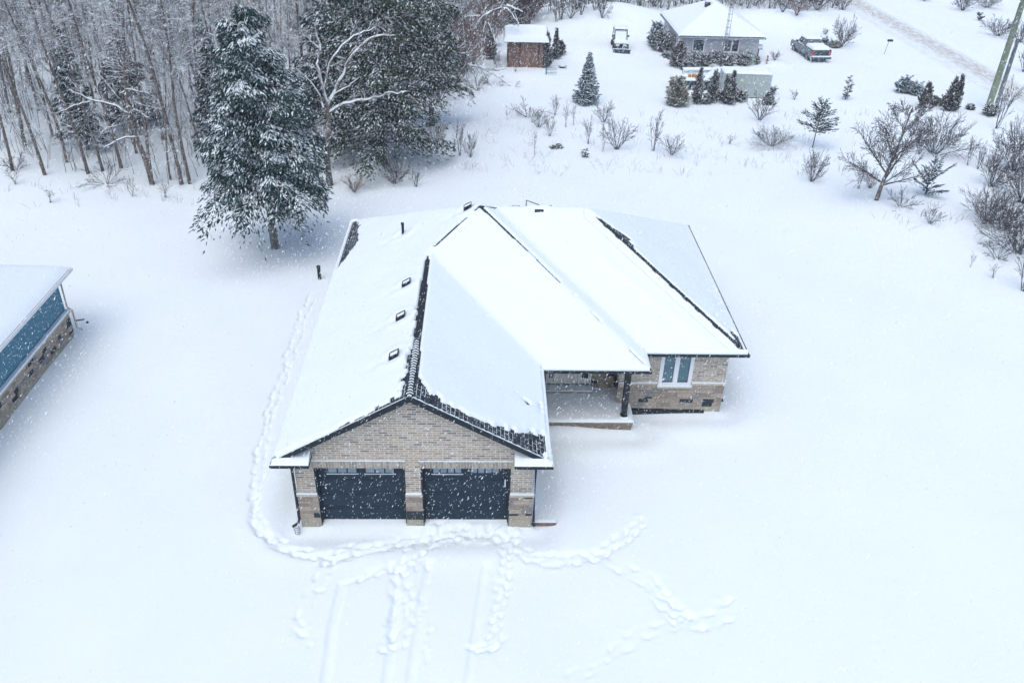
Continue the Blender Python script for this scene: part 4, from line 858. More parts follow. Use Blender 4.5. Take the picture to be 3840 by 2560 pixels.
MB().box(-.05, .05, -.30, -.2, 3.3, 3.5).box(.2, .42, -.2, .1, 8.3, 9.1).build('equipment_box', M('blue plastic', (.12, .3, .38), None, .5), t); MB().tube([(-1.3, 0, 10.3), (1.3, 0, 10.3)], .07, 6).build('crossarm', pl, t)
t = thing('stub_pole', 'shorter grey wooden stub pole touching the utility pole', 'pole', p2); MB().tube([(0, 0, -.5), (-.03, 0, 3), (-.06, 0, 5.5)], [.17, .155, .14], 10).build('pole_shaft', pl2, t, True)
p = G(2875, 240); t = thing('water_hydrant', 'thin red hand pump beside the round brown bush', 'pump', p); MB().tube([(0, 0, -.1), (.0, 0, .62)], .06, 8).tube([(-.02, 0, .62), (.0, 0, .75)], .09, 8).tube([(0, 0, .35), (.18, 0, .28)], .035, 6).tube([(0, 0, .5), (-.2, 0, .15)], .025, 6).build('pump_body', M('red paint', (.35, .06, .06), None, .5), t)
p = G(2860, 238); t = thing('water_tank', 'pale green rounded tank against the right corner of the grey house', 'tank', (30.6, 59.6, 0)); MB().tube([(0, 0, -.1), (0, 0, .55), (0, 0, .66), (0, 0, .70)], [.3, .3, .2, .02], 14).build('tank_body', M('pale green plastic', (.33, .44, .35), None, .5), t, True)
#@@PLANTS
# ------------------------------------------------------------------ bare trees and shrubs
def grow(mb, p, d, L, r, lev, rg, P, m=0):
    """one limb: a wandering tapered tube, then its side limbs"""
    n = max(3, int(L / P['seg'])); n = min(n, 9); pts = [np.array(p, float)]; d = np.array(d, float); d /= np.linalg.norm(d); dirs = [d]
    w = P['wig'] * (1.4 if lev > 0 else .5)
    for i in range(n):
        d = d + rg.normal(0, w, 3) * (L / n) ** .5 * .6; d[2] += P['up'][min(lev, len(P['up']) - 1)] * (L / n) * .35
        d /= np.linalg.norm(d); pts.append(pts[-1] + d * L / n); dirs.append(d)
    rr = r * (1 - np.linspace(0, 1, n + 1) * P['tap'])
    mb.tube(pts, np.maximum(rr, P['rmin']), P['k'][min(lev, len(P['k']) - 1)], m, False)
    if lev >= P['lev']: return
    nc = P['nc'][lev]; t0 = P['t0'][lev]
    for i in range(nc):
        t = t0 + (1 - t0) * (i + rg.random()) / nc; k = min(int(t * n), n - 1); q = pts[k] + (pts[k + 1] - pts[k]) * (t * n - k); dd = dirs[k]
        a = rg.normal(0, 1, 3); a -= dd * (a @ dd); a /= np.linalg.norm(a) + 1e-9; an = P['ang'][min(lev, len(P['ang']) - 1)] * rg.uniform(.7, 1.3)
        nd = dd * math.cos(an) + a * math.sin(an)
        l2 = L * P['rat'][min(lev, len(P['rat']) - 1)] * rg.uniform(.6, 1.2) * (1.15 - .6 * t * P.get('cone', 1))
        grow(mb, q, nd, l2, max(r * (1 - t * P['tap']) * P.get('rr', .5), P['rmin']), lev + 1, rg, P, m)
def variants(n, fn): return [fn(np.random.default_rng(100 + i), i) for i in range(n)]
def mk_forest(rg, i):
    H_ = rg.uniform(12.5, 15.5); tr = MB(); cr = MB(); n = 12; th0 = rg.uniform(0, 6.3); lean = rg.uniform(0, .06)
    pts = [np.array([0, 0, -.4])]; d = np.array([lean * math.cos(th0), lean * math.sin(th0), 1.])
    for k in range(n): d = d + np.append(rg.normal(0, .035, 2), 0); d /= np.linalg.norm(d); pts.append(pts[-1] + d * (H_ + .4) / n)
    pts = np.array(pts); r0 = rg.uniform(.075, .125); rr = np.linspace(r0, .02, n + 1); rr[0] *= 1.25; tr.tube(pts, rr, 7, 0, False)
    P = dict(seg=.45, wig=.28, up=(.35, .2, .1), tap=.8, rmin=.0085, k=(3, 3, 3), lev=2, nc=(8, 5), t0=(.15, .1), ang=(.75, .7), rat=(.5, .5), rr=.45)
    nb = (26, 46, 34, 60, 30, 50, 40)[i]
    for k in range(nb):
        t = .30 + .70 * (k + rg.random()) / nb if k > 5 else rg.uniform(.1, .3); q = t * n; j = min(int(q), n - 1); p = pts[j] + (pts[j + 1] - pts[j]) * (q - j)
        a = rg.uniform(0, 6.283); e = rg.uniform(.15, .9); dd = (math.cos(a) * math.cos(e), math.sin(a) * math.cos(e), math.sin(e)); L = rg.uniform(1.2, 2.9) * (1.15 - .55 * t) if k > 5 else rg.uniform(.5, 1.2)
        grow(cr, p, dd, L, max(.012, np.interp(t * n, range(n + 1), rr) * .42), 0, rg, P)
    return tr.mesh('trunk', barktr, True), cr.mesh('crown', bark)
FOR = variants(7, mk_forest)
def bare_tree(label, cat, loc, var, sc=1, rz=0, group=None, name='bare_tree', lib=None):
    lib = lib or FOR; t = thing(name, label, cat, loc, rz, group, sc); link('trunk', lib[var][0], t); link('crown', lib[var][1], t); return t
line_x = [-700, 0, 150, 350, 570, 760, 900, 1150, 1300, 1500, 1650, 1750, 1830, 1900, 1990, 2080]
line_y = [560, 600, 632, 640, 672, 690, 650, 600, 570, 480, 400, 330, 200, 105, 85, 65]
pts_ = []; tries = 0
fixed = [(570, 688), (640, 640), (1960, 690 - 0)]
front = [(168, 655), (330, 650), (570, 690), (640, 672), (680, 690), (712, 688), (90, 545), (385, 640), (455, 630), (45, 640), (250, 610)]
for px, py in front: pts_.append(G(px, py)[:2])
while len(pts_) < 262 and tries < 60000:
    tries += 1; x = rng.uniform(-75, 32); y = rng.uniform(24, 92); u, v_ = PX(x, y)
    if u < -420 or u > 2085 or v_ < -110: continue
    if v_ > np.interp(u, line_x, line_y): continue
    if rng.random() < (y - 28) / 110: continue
    if u > 1500 and v_ > 130 and rng.random() < .5: continue
    if any((x - a) ** 2 + (y - b) ** 2 < (1.55 if y < 45 else 2.1) ** 2 for a, b in pts_[-400:]): continue
    pts_.append(np.array([x, y]))
for i, (x, y) in enumerate(pts_):
    u, v_ = PX(x, y); s = rng.uniform(.8, 1.2) * (1 if u < 1250 else .78)
    if u > 1900: s *= .6
    bare_tree('bare grey tree among many alike in the snowy wood behind the tall spruce', 'tree', (x, y, float(H(x, y))), i % 7, (s * rng.uniform(.9, 1.15), s, s), rng.uniform(0, 6.28), 'bare trees of the snowy wood')
# undergrowth: countless saplings and twigs of the wood floor
ug = MB(); n = 0
rg = np.random.default_rng(55)
while n < 4800:
    x = rg.uniform(-70, 56); y = rg.uniform(26, 104); u, v_ = PX(x, y)
    if u < -300 or u > 3180 or v_ < -70 or v_ > np.interp(u, line_x + [2300, 2480, 2740, 2900, 3160], [q + 14 for q in line_y] + [40, 48, 40, 42, 45]): continue
    n += 1; h = rg.uniform(.6, 3.4) if n % 4 else rg.uniform(4, 9); z = float(H(x, y)); le = rg.normal(0, .22, 2)
    pts2 = [(x, y, z - .1), (x + le[0] * h * .4, y + le[1] * h * .4, z + h * .5), (x + le[0] * h * 1.1 + rg.normal(0, .1), y + le[1] * h * 1.1, z + h)]; ug.tube(pts2, [.022, .016, .008], 3, 0, False)
    for k in range(rg.integers(3, 9) + (8 if h > 4 else 0)):
        t = rg.uniform(.25, 1); q = np.array(pts2[1]) * (1 - abs(t - .5) * 2) + np.array(pts2[0] if t < .5 else pts2[2]) * abs(t - .5) * 2; a = rg.uniform(0, 6.28); l = rg.uniform(.3, 1.0)
        e = np.array([math.cos(a) * .8, math.sin(a) * .8, .5]) * l; ug.tube([q, q + e * .5 + rg.normal(0, .04, 3), q + e + rg.normal(0, .08, 3)], [.011, .009, .007], 3, 0, False)
tag(ug.build('undergrowth', bark), 'tangled bare saplings and twigs on the floor of the wood', 'undergrowth', None, 'stuff')

# shrubs: fan shaped stems; height 1, spread 1 unit, scaled to place
def mk_shrub(nst, spread, upf, nc, seedmat, arch=0.0, lev=2, thick=.016, rmin=.005):
    def fn(rg, i):
        mb = MB(); P = dict(seg=.14, wig=.35, up=(upf, upf * .6, .1), tap=.75, rmin=rmin, k=(3, 3, 3), lev=lev, nc=nc, t0=(.25, .2), ang=(.5, .6), rat=(.5, .5), rr=.55)
        for k in range(nst):
            a = 6.283 * (k + rg.random()) / nst; e = rg.uniform(.25, 1) * spread; d = (math.sin(e) * math.cos(a), math.sin(e) * math.sin(a), math.cos(e)); L = rg.uniform(.75, 1.05)
            grow(mb, (rg.normal(0, .03), rg.normal(0, .03), -.05), d, L, thick * rg.uniform(.7, 1.1), 0, rg, P)
        return mb.mesh('stems', seedmat)
    return fn
SH = {'fan': variants(3, mk_shrub(11, .95, .5, (6, 4), barkdk)), 'up': variants(3, mk_shrub(5, .42, 1.0, (7, 4), barkdk)), 'dense': variants(4, mk_shrub(20, 1.15, .5, (7, 4), barkdk, thick=.014)),
      'red': variants(3, mk_shrub(15, 1.05, .4, (7, 4), barkred)), 'mass': variants(3, mk_shrub(28, 1.25, .3, (9, 4), barkdk, thick=.011, rmin=.0034)), 'thin': variants(3, mk_shrub(3, .3, 1.0, (5, 3), barkdk, thick=.012)), 'arch': variants(2, mk_shrub(9, 1.35, -.6, (7, 4), barkdk))}
# two dry stem clusters: px x, px y of the foot, height px, width px
def shrub(px, py, h, w, kind, label, var=0, name='bare_shrub', cat='shrub', rz=None, group=None):
    P = G(px, py); k = ppm(P); zs = h / k / .95; ws = w / k / {'fan': 1.35, 'up': .85, 'dense': 1.55, 'red': 1.5, 'thin': .7, 'arch': 1.7, 'mass': 1.75}[kind]
    lib = SH[kind]; t = tag(link(name, lib[var % len(lib)], None, (P[0], P[1], ground_z(P[0], P[1])), rng.uniform(0, 6.28) if rz is None else rz, (ws, ws, zs)), label, cat, group); return t
S = [
 (1977, 439, 70, 130, 'arch', 'arching dark bramble bush, leftmost of the bushes below the brown shed', 0), (2020, 478, 60, 90, 'fan', 'low spreading bush just below the arching bramble bush', 0),
 (2062, 512, 72, 50, 'up', 'small twiggy bush right of and below the low spreading bush', 0), (2082, 431, 66, 40, 'up', 'slim bare bush beside the right end of the arching bramble', 1),
 (2122, 478, 92, 38, 'thin', 'thin two stemmed sapling left of the one under the blue spruce', 0), (2151, 470, 68, 36, 'thin', 'thin short sapling closest below the small blue spruce', 1),
 (2265, 459, 72, 88, 'fan', 'neat round fan shaped bush right below the small blue spruce', 1), (2206, 540, 92, 46, 'up', 'upright twiggy sapling left of the slim straight sapling', 2),
 (2262, 569, 112, 40, 'thin', 'slim straight sapling between the twiggy sapling and the big leaning bush', 2), (2315, 561, 112, 130, 'fan', 'big dark leaning bush with wide sprays of twigs below the blue spruce', 2),
 (2447, 567, 140, 66, 'up', 'tall forked bare sapling on two stems left of the wide low fan bush', 0), (1724, 585, 112, 56, 'up', 'bare shrub at the right edge of the dark pine branches', 1),
 (1765, 591, 92, 66, 'fan', 'pale wispy shrub just right of the one at the pine branches', 0), (2004, 585, 82, 30, 'thin', 'lone thin leaning stem below the low spreading bush', 1),
 (1904, 449, 36, 26, 'thin', 'tiny stem standing alone left of the bramble bush', 2), (2850, 451, 92, 132, 'fan', 'flat topped spreading bare tree in front of the cargo box', 1),
 (2893, 548, 70, 190, 'mass', 'wide low brushy mass below the flat topped bush', 0), (2519, 583, 72, 118, 'fan', 'wide low fan bush left of centre in the open snow', 2),
 (2735, 541, 36, 60, 'thin', 'sparse crooked stem between the fan bush and the low brushy mass', 0), (3043, 680, 122, 92, 'dense', 'egg shaped bush directly below the young pine', 1),
 (2978, 374, 34, 42, 'up', 'faint small bush right of the cargo box', 2), (3156, 176, 112, 104, 'dense', 'tall dark bush behind the pickup truck', 2),
 (3095, 130, 24, 26, 'dense', 'little dark tuft left of the tall bush behind the pickup truck', 3), (3500, 576, 150, 245, 'mass', 'large tangled thicket left of the road pole', 3),
 (3446, 580, 112, 66, 'up', 'upright twigs at the left side of the large tangled thicket', 0), (3627, 620, 96, 46, 'up', 'narrow upright bush right of the large thicket', 1),
 (3665, 634, 96, 46, 'up', 'narrow upright bush next to the big brush at the right edge', 2), (3219, 708, 92, 48, 'up', 'upright bush left of the big bare tree trunk', 1),
 (3262, 705, 64, 66, 'red', 'reddish twigs at the left foot of the big bare tree', 0), (3375, 775, 84, 125, 'arch', 'low arching brush at the right foot of the big bare tree', 1),
 (3487, 839, 70, 82, 'fan', 'small fan bush below the young bushy pine', 0), (3737, 482, 165, 80, 'up', 'tall slender sapling below the utility pole', 2),
 (3815, 950, 190, 260, 'mass', 'dark brush clump at the right edge with a thick stem, lowest big one', 0), (3700, 830, 130, 230, 'mass', 'broad dark brush clump sprawling furthest left in the right edge thicket', 1),
 (3800, 640, 190, 240, 'mass', 'topmost dark brush clump of the right edge thicket below the slender sapling', 2), (3830, 760, 180, 220, 'mass', 'dark clump against the frame edge just below the topmost one', 0), (3760, 860, 150, 200, 'mass', 'dark clump in the middle of the right edge thicket', 1),
 (3740, 970, 120, 120, 'arch', 'small drooping bush at the lower left of the right edge brush', 0),
 (3835, 1090, 190, 130, 'fan', 'sparse bush at the bottom of the right edge brush', 1), (3715, 700, 150, 150, 'mass', 'looser brush clump left of the topmost one in the right edge thicket', 2),
 (3722, 1040, 50, 60, 'thin', 'tiny stems in the snow below the right edge brush', 1), (3640, 1000, 60, 30, 'thin', 'lone wisp left of the right edge brush', 0),
 (3610, 40, 66, 90, 'dense', 'dark bush beyond the road, left one of the pair at the top', 1), (3740, 135, 70, 120, 'dense', 'bush beyond the road just left of the utility pole', 2),
 (3700, 30, 60, 120, 'dense', 'bushy clump above the road at the top beside the pole', 3), (3825, 160, 90, 90, 'dense', 'bush beyond the road right of the utility pole', 0),
 (3838, 270, 110, 90, 'fan', 'bare bush between the utility pole and the right edge', 1), (3465, 5, 18, 50, 'dense', 'small dark tuft at the top beyond the road', 2),
 (2290 + 175, 190, 0, 0, '', '', 0),
 (2905, 226, 34, 52, 'red', 'round brown twiggy bush right of the grey house', 1), (2930, 60, 60, 80, 'fan', 'dark shrub on the mound behind the pickup truck', 2),
 (2985, 70, 56, 90, 'red', 'drooping shrub at the right end of the top thicket', 2), (1500, 330, 0, 0, '', '', 0),
 (1560, 700, 60, 60, 'up', 'thin stems in front of the dark pine branches', 1), (1640, 560, 110, 80, 'red', 'reddish twiggy shrub at the right side of the dark pine', 0),
  (1790, 340, 90, 100, 'arch', 'drooping twigs below the fallen snowy branches', 1),
 (1930, 270, 70, 60, 'thin', 'thin stems in front of the brown shed', 2), (1860, 250, 60, 60, 'fan', 'small dark shrub left of the brown shed', 2),
 (60, 690, 60, 80, 'thin', 'wispy stems in the snow before the wood, far left', 0), (190, 760, 50, 70, 'thin', 'sparse twig in the open snow before the wood', 1),
 (500, 735, 70, 60, 'thin', 'thin stems before the wood left of the spruce', 2), (620, 740, 60, 70, 'thin', 'thin stems closest to the left side of the spruce', 0),
 (60, 640, 90, 110, 'arch', 'low arching twigs at the left edge of the wood', 1), (400, 690, 90, 150, 'arch', 'tangled fallen twigs at the foot of the wood', 0),
 (1480, 690, 90, 120, 'dense', 'brush under the dark pine branches', 1), (1330, 720, 70, 110, 'red', 'brush at the foot of the snow laden tree', 2),
]
for s in S:
    if s[4]: shrub(s[0], s[1], s[2], s[3], s[4], s[5], s[6])
# the thicket along the top edge
for i in range(44):
    px = 2085 + i * 25 + rng.uniform(-10, 10); py = np.interp(px, [2085, 2200, 2320, 2480, 2700, 2800, 3150], [82, 62, 42, 48, 40, 42, 46]) - rng.uniform(0, 34)
    shrub(px, py, rng.uniform(60, 120), rng.uniform(60, 95), ('up', 'up', 'fan', 'dense')[i % 4], 'bare shrub in the long thicket along the top behind the mound', i, group='shrubs of the thicket behind the mound')
for i in range(34):
    px = rng.uniform(1500, 1990); py = rng.uniform(np.interp(px, [1500, 1700, 1850, 1990], [200, 90, 20, 10]), np.interp(px, [1500, 1640, 1760, 1850, 1990], [430, 400, 280, 150, 90])); shrub(px, py, rng.uniform(110, 190), rng.uniform(120, 200), ('red', 'red', 'dense')[i % 3], 'reddish bare shrub in the snowy thicket between the dark pine and the brown shed', i, group='reddish shrubs of the thicket between the pine and the shed')
for i in range(26):   # second row further back
    px = 2060 + i * 46 + rng.uniform(-15, 15); shrub(px, rng.uniform(-30, 5), rng.uniform(90, 140), rng.uniform(70, 110), ('up', 'dense')[i % 2], 'bare shrub in the long thicket along the top behind the mound', i, group='shrubs of the thicket behind the mound')
# dry weeds poking through the snow
wd = MB(); rg = np.random.default_rng(9); n = 0
while n < 260:
    u = rg.uniform(0, 3840); v_ = rg.uniform(420, 860)
    ok = (1650 < u < 3300 and v_ < 660) or (u < 760 and v_ > 690 and v_ < 780) or (3300 < u and 800 < v_)
    if not ok: continue
    n += 1; p = G(u, v_); z = p[2]
    for k in range(rg.integers(2, 5)): h = rg.uniform(.15, .6); q = rg.normal(0, .12, 2); wd.tube([(p[0] + q[0], p[1] + q[1], z - .05), (p[0] + q[0] * 1.8, p[1] + q[1] * 1.8, z + h * .6), (p[0] + q[0] * 2.6 + rg.normal(0, .05), p[1] + q[1] * 2.6, z + h)], [.007, .006, .005], 3, 0, False)
tag(wd.build('dry_weeds', barkred), 'thin dry weed stalks poking through the snow', 'weeds', None, 'stuff')

# big bare tree on the right
def mk_big(rg, i):
    tr = MB(); cr = MB(); P = dict(seg=.35, wig=.24, up=(.15, .15, .1), tap=.75, rmin=.011, k=(4, 3, 3), lev=2, nc=(13, 6), t0=(.2, .1), ang=(.6, .65), rat=(.46, .5), rr=.5)
    spine = [(0, 0, -.3), (.08, 0, 1.), (.25, .05, 2.0), (.45, .1, 3.2), (.6, .1, 4.6), (.7, .1, 5.8)]
    tr.tube(spine, [.15, .12, .10, .075, .045, .02], 8, 0, False)
    for k in range(24):
        t = .18 + .8 * (k + rg.random()) / 24; q = t * 5; j = min(int(q), 4); p = np.array(spine[j]) + (np.array(spine[j + 1]) - np.array(spine[j])) * (q - j); a = k * 2.4 + rg.normal(0, .3); e = rg.uniform(.35, 1.0)
        grow(cr, p, (math.cos(a) * math.cos(e), math.sin(a) * math.cos(e), math.sin(e)), rg.uniform(2.4, 3.4) * (1.15 - .75 * t), .065 * (1.15 - t), 0, rg, P)
    for p, d, L in (((.2, .0, 1.7), (-.75, .1, .8), 3.6), ((.12, 0, 1.1), (-1.2, -.3, .75), 3.0), ((.15, 0, 1.0), (1.2, -.2, .45), 2.6)): grow(cr, p, d, L, .075, 0, rg, P)
    return tr.mesh('trunk', barktr, True), cr.mesh('crown', barkdk)
BIG = variants(1, mk_big); p = G(3286, 750); t = bare_tree('largest bare tree standing alone at the right with a forked dark crown', 'tree', p, 0, .98, 0, None, 'bare_tree', BIG)
# snow laden deciduous tree between the spruce and the dark pine, and the broken ones
def laden(label, loc, trunk, limbs, seed, tw=(7, 4), name='snow_laden_tree', rmin=.014):
    rg = np.random.default_rng(seed); t = thing(name, label, 'tree', loc); tr = MB(); tr.tube([q[:3] for q in trunk], [q[3] for q in trunk], 8, 0, False); tr.build('trunk', barktr, t, True)
    P = dict(seg=.35, wig=.38, up=(.05, -.05, -.1), tap=.8, rmin=rmin, k=(4, 4, 3), lev=1, nc=tw, t0=(.2, .15), ang=(.7, .7), rat=(.5, .5), rr=.5)
    lb = MB()
    for L in limbs:
        A_ = np.array([q[:3] for q in L], float); rr = np.array([q[3] for q in L]); tt = np.linspace(0, len(A_) - 1, (len(A_) - 1) * 4 + 1); k = np.arange(len(A_))
        pts = np.stack([np.interp(tt, k, A_[:, c]) for c in range(3)], 1); pts[1:-1] = .5 * pts[1:-1] + .25 * (pts[:-2] + pts[2:]) + rg.normal(0, .03, (len(pts) - 2, 3)); r2 = np.interp(tt, k, rr); lb.tube(pts, r2 * 1.25, 6, 0, False)
        for j in range(len(pts)):
            if rg.random() < .55 and j > 1:
                d = rg.normal(0, 1, 3); d[2] = abs(d[2]) * .5; grow(lb, pts[j], d, rg.uniform(.4, 1.4), max(r2[j] * .4, rmin), 0, rg, P)
    lb.build('crown', barkwt, t); return t
def at_px(px, py, y):   # world point of a picture point on the vertical plane y
    d = FW + (px - 1920) / F * RT - (py - 1280) / F * UP; t = (y - CAM[1]) / d[1]; return CAM + t * d
def limb(y, pts, r0, r1, base, dy=0.0):
    n = len(pts); return [tuple(at_px(a, b, y + dy * i / max(1, n - 1)) - np.array(base)) + (r0 + (r1 - r0) * i / (n - 1),) for i, (a, b) in enumerate(pts)]
b0 = G(1240, 695); y0 = b0[1]
laden('snow laden bare tree with thick white limbs between the spruce and the dark pine', b0,
      [(0, 0, -.3, .2)] + limb(y0, [(1225, 600), (1235, 480), (1228, 380)], .17, .12, b0),
      [limb(y0, L, a, b, b0, dy) for L, a, b, dy in (([(1230, 400), (1290, 270), (1330, 190), (1400, 135), (1480, 132)], .10, .03, -.4), ([(1232, 420), (1290, 385), (1390, 370), (1450, 350), (1525, 342)], .085, .03, -.8), ([(1228, 390), (1190, 260), (1205, 190), (1180, 100)], .09, .03, .2),
        ([(1215, 330), (1245, 210), (1330, 130), (1400, 110), (1425, 70)], .06, .03, .3), ([(1225, 440), (1200, 360), (1150, 290), (1110, 270)], .06, .02, -.3), ([(1240, 360), (1310, 320), (1350, 285)], .05, .02, -.6), ([(1220, 560), (1245, 510), (1250, 490)], .05, .02, -.6), ([(1195, 180), (1160, 150), (1140, 130)], .04, .02, 0))], 5)
b0 = G(1775, 250); y0 = b0[1]
laden('broken tree with a snow covered limb hooked over to the right beside the brown shed', b0, [(0, 0, -.3, .16)] + limb(y0, [(1778, 200), (1780, 130)], .14, .12, b0),
      [limb(y0, L, a, b, b0, dy) for L, a, b, dy in (([(1780, 130), (1790, 90), (1815, 60), (1860, 35), (1900, 30), (1940, 80), (1945, 100)], .12, .05, -.5), ([(1840, 50), (1880, 28), (1870, 12), (1860, 0)], .08, .03, -.3), ([(1800, 60), (1770, 60), (1740, 66)], .07, .03, 0), ([(1830, 85), (1850, 130), (1860, 160)], .05, .02, -.5), ([(1820, 80), (1812, 125)], .04, .02, -.5), ([(1900, 20), (1960, 45)], .09, .04, -.5), ([(1930, 40), (1945, 100)], .04, .02, -.5))], 6)
b0 = G(1700, 310); y0 = b0[1]
laden('fallen branchy limb under snow sprawling in front of the brown shed', b0, [(0, 0, -.2, .12)] + limb(y0, [(1730, 270), (1750, 240)], .1, .08, b0),
      [limb(y0, L, a, b, b0, dy) for L, a, b, dy in (([(1750, 240), (1800, 250), (1850, 275), (1900, 310), (1940, 340)], .07, .02, -1.0), ([(1790, 248), (1850, 265), (1896, 256)], .09, .06, -.3), ([(1730, 240), (1680, 200), (1740, 165)], .05, .02, 0), ([(1700, 300), (1670, 220), (1620, 190)], .05, .02, .2), ([(1800, 252), (1830, 300), (1860, 340)], .04, .015, -1.2), ([(1700, 200), (1750, 200), (1770, 190)], .05, .03, 0))], 7, (9, 5))
b0 = G(572, 690); y0 = b0[1]
laden('leaning forest edge tree with one big white limb reaching left', b0, [(0, 0, -.3, .17)] + limb(y0, [(545, 600), (505, 500), (485, 425), (470, 300), (462, 120), (460, 20)], .15, .07, b0),
      [limb(y0, L, a, b, b0, dy) for L, a, b, dy in (([(485, 425), (430, 395), (340, 375), (260, 335)], .085, .03, -.8), ([(340, 380), (280, 395), (210, 425)], .05, .02, -.8), ([(515, 512), (460, 520), (390, 552)], .075, .03, -1.2), ([(485, 425), (505, 408), (560, 440)], .05, .02, -.6), ([(445, 370), (400, 310), (350, 260)], .05, .02, -.3), ([(450, 350), (480, 330), (560, 352)], .04, .02, -.3), ([(440, 470), (400, 480), (380, 500)], .03, .02, -.8))], 8, (4, 2))

# ------------------------------------------------------------------ conifers
def unit(a): return a / (np.linalg.norm(a, axis=-1, keepdims=True) + 1e-9)
def conifer(label, loc, H_, Rd, mats, seed, clear=.06, nb=200, spr=60, droop=.45, rise=.25, pw=.8, tuft=.16, wid=.05, snowp=.5, name='spruce', cat='tree', hang=.5, lean=(0, 0), skew=None, snowsz=1.0, rough=.22, sc=None, group=None, mat_w=(.5, .35, .15), trunk_r=.16, rz=0, bough=0):
    rg = np.random.default_rng(seed); t = thing(name, label, cat, loc, rz, group, sc)
    tr = MB(); tr.tube([(0, 0, -.4), (lean[0] * .3, lean[1] * .3, H_ * .3), (lean[0], lean[1], H_ * .97)], [trunk_r * 1.15, trunk_r * .8, trunk_r * .12], 9, 0, False); tr.build('trunk', barkdk if name != 'spruce' else bark, t, True)
    C, D, HG = [], [], []; br = MB()
    for i in range(nb):
        u = (i + rg.random()) / nb; u = u ** 1.15; z = H_ * (clear + (1 - clear) * u * .985); f = 1 - u
        a = rg.uniform(0, 6.283); r = Rd * (f ** pw * .97 + .03) * (1 + rg.normal(0, rough)) 
        if skew: r *= 1 + skew[2] * math.cos(a - skew[0]) * (1 if u < skew[1] else .3)
        r = max(r, .12); ca, sa = math.cos(a), math.sin(a); tt = np.array([0, .25, .5, .75, 1.]); rs = rise * rg.uniform(.5, 1.4) * (1 + 1.2 * u); dr = droop * rg.uniform(.7, 1.3) * (1 - .6 * u)
        bx = np.stack([lean[0] * u + ca * r * tt, lean[1] * u + sa * r * tt, z + r * (rs * tt - dr * tt ** 2)], 1)
        if r > .4: br.tube(bx, np.linspace(.02 + .012 * r, .008, 5), 3, 0, False)
        n = max(4, int(spr * (r / Rd) ** 1.1)); s = rg.uniform(.08, 1, n) ** .75
        P = np.stack([np.interp(s, tt, bx[:, c]) for c in range(3)], 1)
        side_ = np.array([-sa, ca, 0]); lat = rg.normal(0, 1, n) * (.13 * r + .06) * (1.25 - s) ** .5
        P = P + side_ * lat[:, None]; hg_ = rg.exponential(bough, n) if bough else hang * tuft * rg.random(n) * 2; P[:, 2] += -np.abs(lat) * .35 - hg_ + rg.normal(0, .02, n); HG.append(hg_)
        d = np.array([ca, sa, 0])[None] * .75 + side_[None] * (np.sign(lat) * rg.uniform(.2, 1, n))[:, None]; d[:, 2] += -hang * rg.uniform(.2, 1.6, n) + rise * .4
        C.append(P); D.append(unit(d)); 
    C = np.vstack(C); D = np.vstack(D); n = len(C); L = tuft * rg.uniform(.6, 1.35, n)[:, None]; S_ = unit(np.cross(D, rg.normal(0, 1, (n, 3)) + np.array([0, 0, 1.2])))
    cr = MB(); pick = rg.random(n); e = np.cumsum(mat_w)
    for k in range(3):
        m_k = (pick < e[k]) & (pick >= (e[k - 1] if k else 0)); cr.cards(C[m_k], D[m_k] * L[m_k], S_[m_k] * wid * rg.uniform(.7, 1.3, (m_k.sum(), 1)), k)
    S2 = unit(np.cross(D, S_) + S_ * .5); cr.cards(C, D * L * .8, S2 * wid * .8, 0)
    cl = vnoise(C[:, 0] + C[:, 2] * .7, C[:, 1] + C[:, 2], Rd * .16 + .06, seed); sn_ = rg.random(n) < snowp * np.clip((cl - .25) * 2.4, .12, 1.5) * (np.where(np.concatenate(HG) < bough * .7, 1.5, .3) if bough else 1)
    Cs = C[sn_] + np.array([0, 0, .035 * snowsz]); Ds = D[sn_].copy(); Ds[:, 2] *= .6; Ds = unit(Ds); Ss = unit(np.cross(Ds, np.array([0, 0, 1.]) + rg.normal(0, .25, (len(Ds), 3))))
    w_ = wid * snowsz * rg.uniform(.6, 1.15, (len(Ds), 1))
    cr.cards(Cs, Ds * L[sn_] * .85 * min(1, snowsz), Ss * w_, 3); cr.cards(Cs - np.array([0, 0, .02]), Ds * L[sn_] * .8, unit(np.cross(Ds, Ss)) * w_ * .55, 3)
    cro = cr.build('crown', list(mats) + [snow], t); (br.v and br.build('branches', barkdk, t)); return t
conifer('tall dense snowy spruce standing alone behind the left of the brick house', G(1032, 930), 12.3, 3.15, needle, 5, clear=.29, nb=160, spr=330, droop=.44, rise=.2, pw=.58, tuft=.14, wid=.038, snowp=.75, hang=1.2, trunk_r=.2, skew=(0, .5, .12), rough=.24, bough=.3, snowsz=1.1)
b = G(1400, 650)
conifer('big dark green pine with branches sweeping right behind the spruce', (b[0] + .5, b[1] + 1.6, 0), 16.5, 3.6, olive, 2, clear=.1, nb=140, spr=290, droop=.22, rise=.12, pw=.42, tuft=.14, wid=.045, snowp=.27, hang=.55, trunk_r=.24, name='pine', rough=.34, mat_w=(.5, .36, .14), skew=(-.3, .5, .2), bough=.25)
conifer('dark tree directly behind the snow laden bare tree', (b[0] - 2.6, b[1] + 4.2, 0), 15.5, 2.7, needle, 3, clear=.16, nb=130, spr=220, droop=.3, rise=.1, pw=.5, tuft=.15, wid=.045, snowp=.33, hang=.6, trunk_r=.2, name='pine', rough=.35, bough=.2)
conifer('slim dark evergreen rising to the top edge behind the big pine', (b[0] + 3.2, b[1] + 9.0, 0), 15, 2.6, olive, 4, clear=.2, nb=120, spr=190, droop=.3, rise=.1, pw=.5, tuft=.15, wid=.045, snowp=.35, hang=.6, trunk_r=.2, name='pine', rough=.3, bough=.2)
